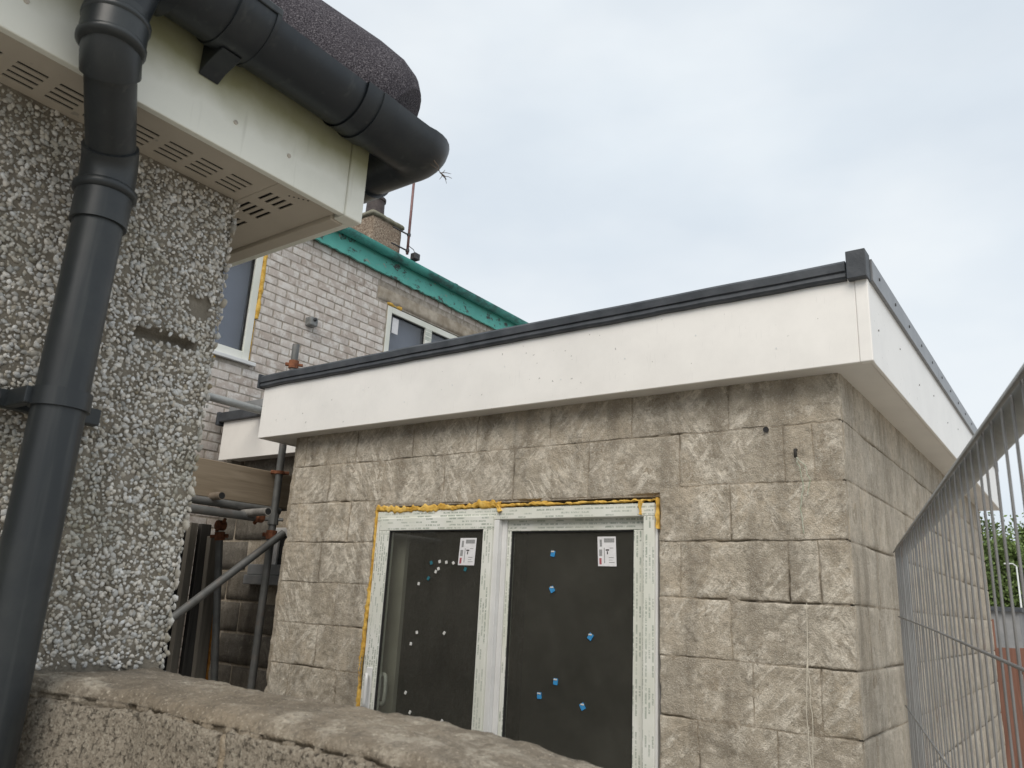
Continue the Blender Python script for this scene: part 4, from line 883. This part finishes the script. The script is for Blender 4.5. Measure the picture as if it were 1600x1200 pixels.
def capd(p, q):
    b = .0026 * fr(p.x * 24, p.y * 24, p.z * 24, 5) + .0020 * nz(p.x * 80, p.y * 80, p.z * 80); return b
cp = rough_box(-1.195, -.36, WY0 + .004, WY1 - .003, WT - .012, WT + .018, .006, capd, .005)
V = []
for x, y, z in cp.v:
    k = max(0, x + .62); e = max(0, (WY0 + .04) - y) / .04; V.append((x, y, z - .30 * k * k - .010 * e * e * (1 if z > WT else 0) + .003 * nz(x * 5, y * 5, 2) + .006 * max(0, -.9 - x) / .3))
cp.v = V; flare(cp).build('mortar_capping', 'garden_cap', gw, smooth=True)

# ------------------------------------------------------------------ mesh fence panel
fd = Vector((.2371, -.9715, 0)); fe = Vector((-.573, 3.10, 0)); fn_ = Vector((-.9715, -.2371, 0)); FT = .247
fp = thing('mesh_fence_panel', (fe.x + fd.x * 1.7, fe.y + fd.y * 1.7, GZ), 'galvanised temporary mesh fence panel leaning in from the right edge', 'fence panel')
def fpt(s, z, o=0): return fe + fd * s + fn_ * o + Vector((0, 0, z))
MB().tube([fpt(0, FT, -.0228), fpt(3.4, FT, -.0228)], .0225, 20).build('top_rail', 'galv', fp, smooth=True)
for s in (.0, 3.4): MB().tube([fpt(s, GZ, -.0228), fpt(s, FT + .0, -.0228)], .0205, 18).build('end_post', 'galv', fp, smooth=True, sharp=50)
MB().tube([fpt(0, GZ + .12, -.0228), fpt(3.4, GZ + .12, -.0228)], .0205, 14).build('bottom_rail', 'galv', fp, smooth=True)
me = None; k = 0; s = .045
while s < 3.38:
    if me is None:
        o = MB().tube([(0, 0, GZ + .09), (0, 0, -.3), (.0, 0, .1), (0, 0, .248)], .0017, 8).build('wire', 'wire', fp, smooth=True); me = o.data
    else: o = bpy.data.objects.new('wire', me); link(o, fp, (0, 0, H))
    p = fpt(s, 0, .0) + Vector((random.uniform(-.001, .001), random.uniform(-.001, .001), 0)); wl = Vector((p.x, p.y, H + random.uniform(-.002, .002))); o.location = wl - WL[fp.name]; WL[o.name] = wl
    s += .0615
for z in (.240, .0, -.27, -.62, -.97, -1.3): MB().tube([fpt(.0, z + (.02 if z == 0 else 0), .0042), fpt(1.2, z - (.012 if z == 0 else .001), .0042), fpt(2.2, z - (.045 if z == 0 else 0), .0042), fpt(3.4, z - (.07 if z == 0 else 0), .0042)], .0024, 8).build('cross_wire', 'wire', fp, smooth=True)

# ------------------------------------------------------------------ distance seen through the fence
bf = thing('board_fence', (-.7, 9.3, GZ), 'red-brown timber board fence beyond the extension', 'fence')
for k in range(14):
    x = -1.9 + k * .152; MB().box(x, x + .145, 9.3 + .004 * (k % 2), 9.325 + .004 * (k % 2), GZ, -.19 + .006 * (k % 3)).build('board', 'fence_wood', bf)
box('rail', 'fence_wood', bf, -1.9, .23, 9.335, 9.37, -.42, -.35)
sh = thing('grey_shed', (-1.9, 22.5, GZ), 'low grey building with dark flat roof below the trees', 'shed')
box('wall', 'shed', sh, -2.9, -1.52, 21.5, 24, GZ, .36); box('roof', 'membrane', sh, -3.0, -1.45, 21.4, 24.1, .361, .46); box('door', 'fence_wood', sh, -2.55, -2.02, 21.47, 21.499, GZ, .18)
lp = thing('street_lamp', (-2.03, 30, GZ), 'slim pale street lamp in front of the green trees', 'street lamp')
MB().tube([(-2.03, 30, GZ), (-2.03, 30, 1.9)], [.035, .022], 10).build('post', 'lamp', lp, smooth=True); MB().tube([(-2.03, 30, 1.9), (-2.12, 29.95, 1.98), (-2.22, 29.9, 1.98)], [.02, .02, .02], 8).build('arm', 'lamp', lp)
box('lantern', 'lamp', lp, -2.36, -2.2, 29.86, 29.96, 1.95, 2.0, bevel=.02)
def tree(x, y, h, rad, label, seed):
    t = thing('tree', (x, y, GZ), label, 'tree', 'trees beyond the extension'); rg = np.random.default_rng(seed); b = Vector((x, y, GZ))
    tr = MB().tube([b, b + Vector((.1, 0, h * .3)), b + Vector((-.05, .1, h * .62))], [.2, .15, .06], 10)
    for k in range(9):
        a = k * 2.4; p = b + Vector((.05, 0, h * (.25 + .045 * k))); q = p + Vector((math.cos(a) * rad * .7, math.sin(a) * rad * .7, h * .2)); tr.tube([p, p.lerp(q, .5) + Vector((0, 0, .2)), q], [.07, .045, .015], 6)
    tr.build('trunk', 'bark', t, smooth=True)
    nC = 130; cl_ = []
    while len(cl_) < nC:
        v = rg.normal(0, 1, 3); v /= np.linalg.norm(v); rr = rg.uniform(.35, 1) ** .6; p = v * rr * np.array([rad, rad, h * .42]); cl_.append((p + np.array([x, y, GZ + h * .58]), rg.uniform(.35, .75)))
    n = 19000; ci = rg.integers(0, nC, n); P = np.array([cl_[i][0] for i in ci]); S = np.array([cl_[i][1] for i in ci]); P = P + rg.normal(0, .42, (n, 3)) * S[:, None]
    A = rg.normal(0, 1, (n, 3)); A /= np.linalg.norm(A, axis=1)[:, None]; B = np.cross(A, rg.normal(0, 1, (n, 3))); B /= np.linalg.norm(B, axis=1)[:, None]; L_ = rg.uniform(.05, .11, n)[:, None]
    V = np.stack([P - A * L_, P + B * L_ * .55, P + A * L_, P - B * L_ * .55], 1).reshape(-1, 3)
    me = bpy.data.meshes.new('crown'); me.from_pydata(V.tolist(), [], np.arange(4 * n).reshape(-1, 4).tolist())
    g = (rg.uniform(.75, 1.25, nC)[ci] * rg.uniform(.8, 1.2, n)); C = np.stack([.115 * g, .165 * g, .05 * g, np.ones(n)], 1); C = np.repeat(C, 4, 0)
    at = me.color_attributes.new('tint', 'FLOAT_COLOR', 'POINT'); at.data.foreach_set('color', C.reshape(-1)); me.materials.append(MAT['leaf'])
    o = bpy.data.objects.new('crown', me); link(o, t, (0, 0, H)); return t
tree(-3.4, 38, 5.6, 2.0, 'leafy green tree beside the extension wall end', 1)
tree(-1.3, 40, 6.2, 2.3, 'leafy green tree at the right edge behind the street lamp', 2)
tree(-5.4, 42, 6.0, 2.4, 'green tree mostly hidden by the extension', 3)
tree(1.8, 43, 6.0, 2.4, 'green tree further right beyond the mesh fence', 4)
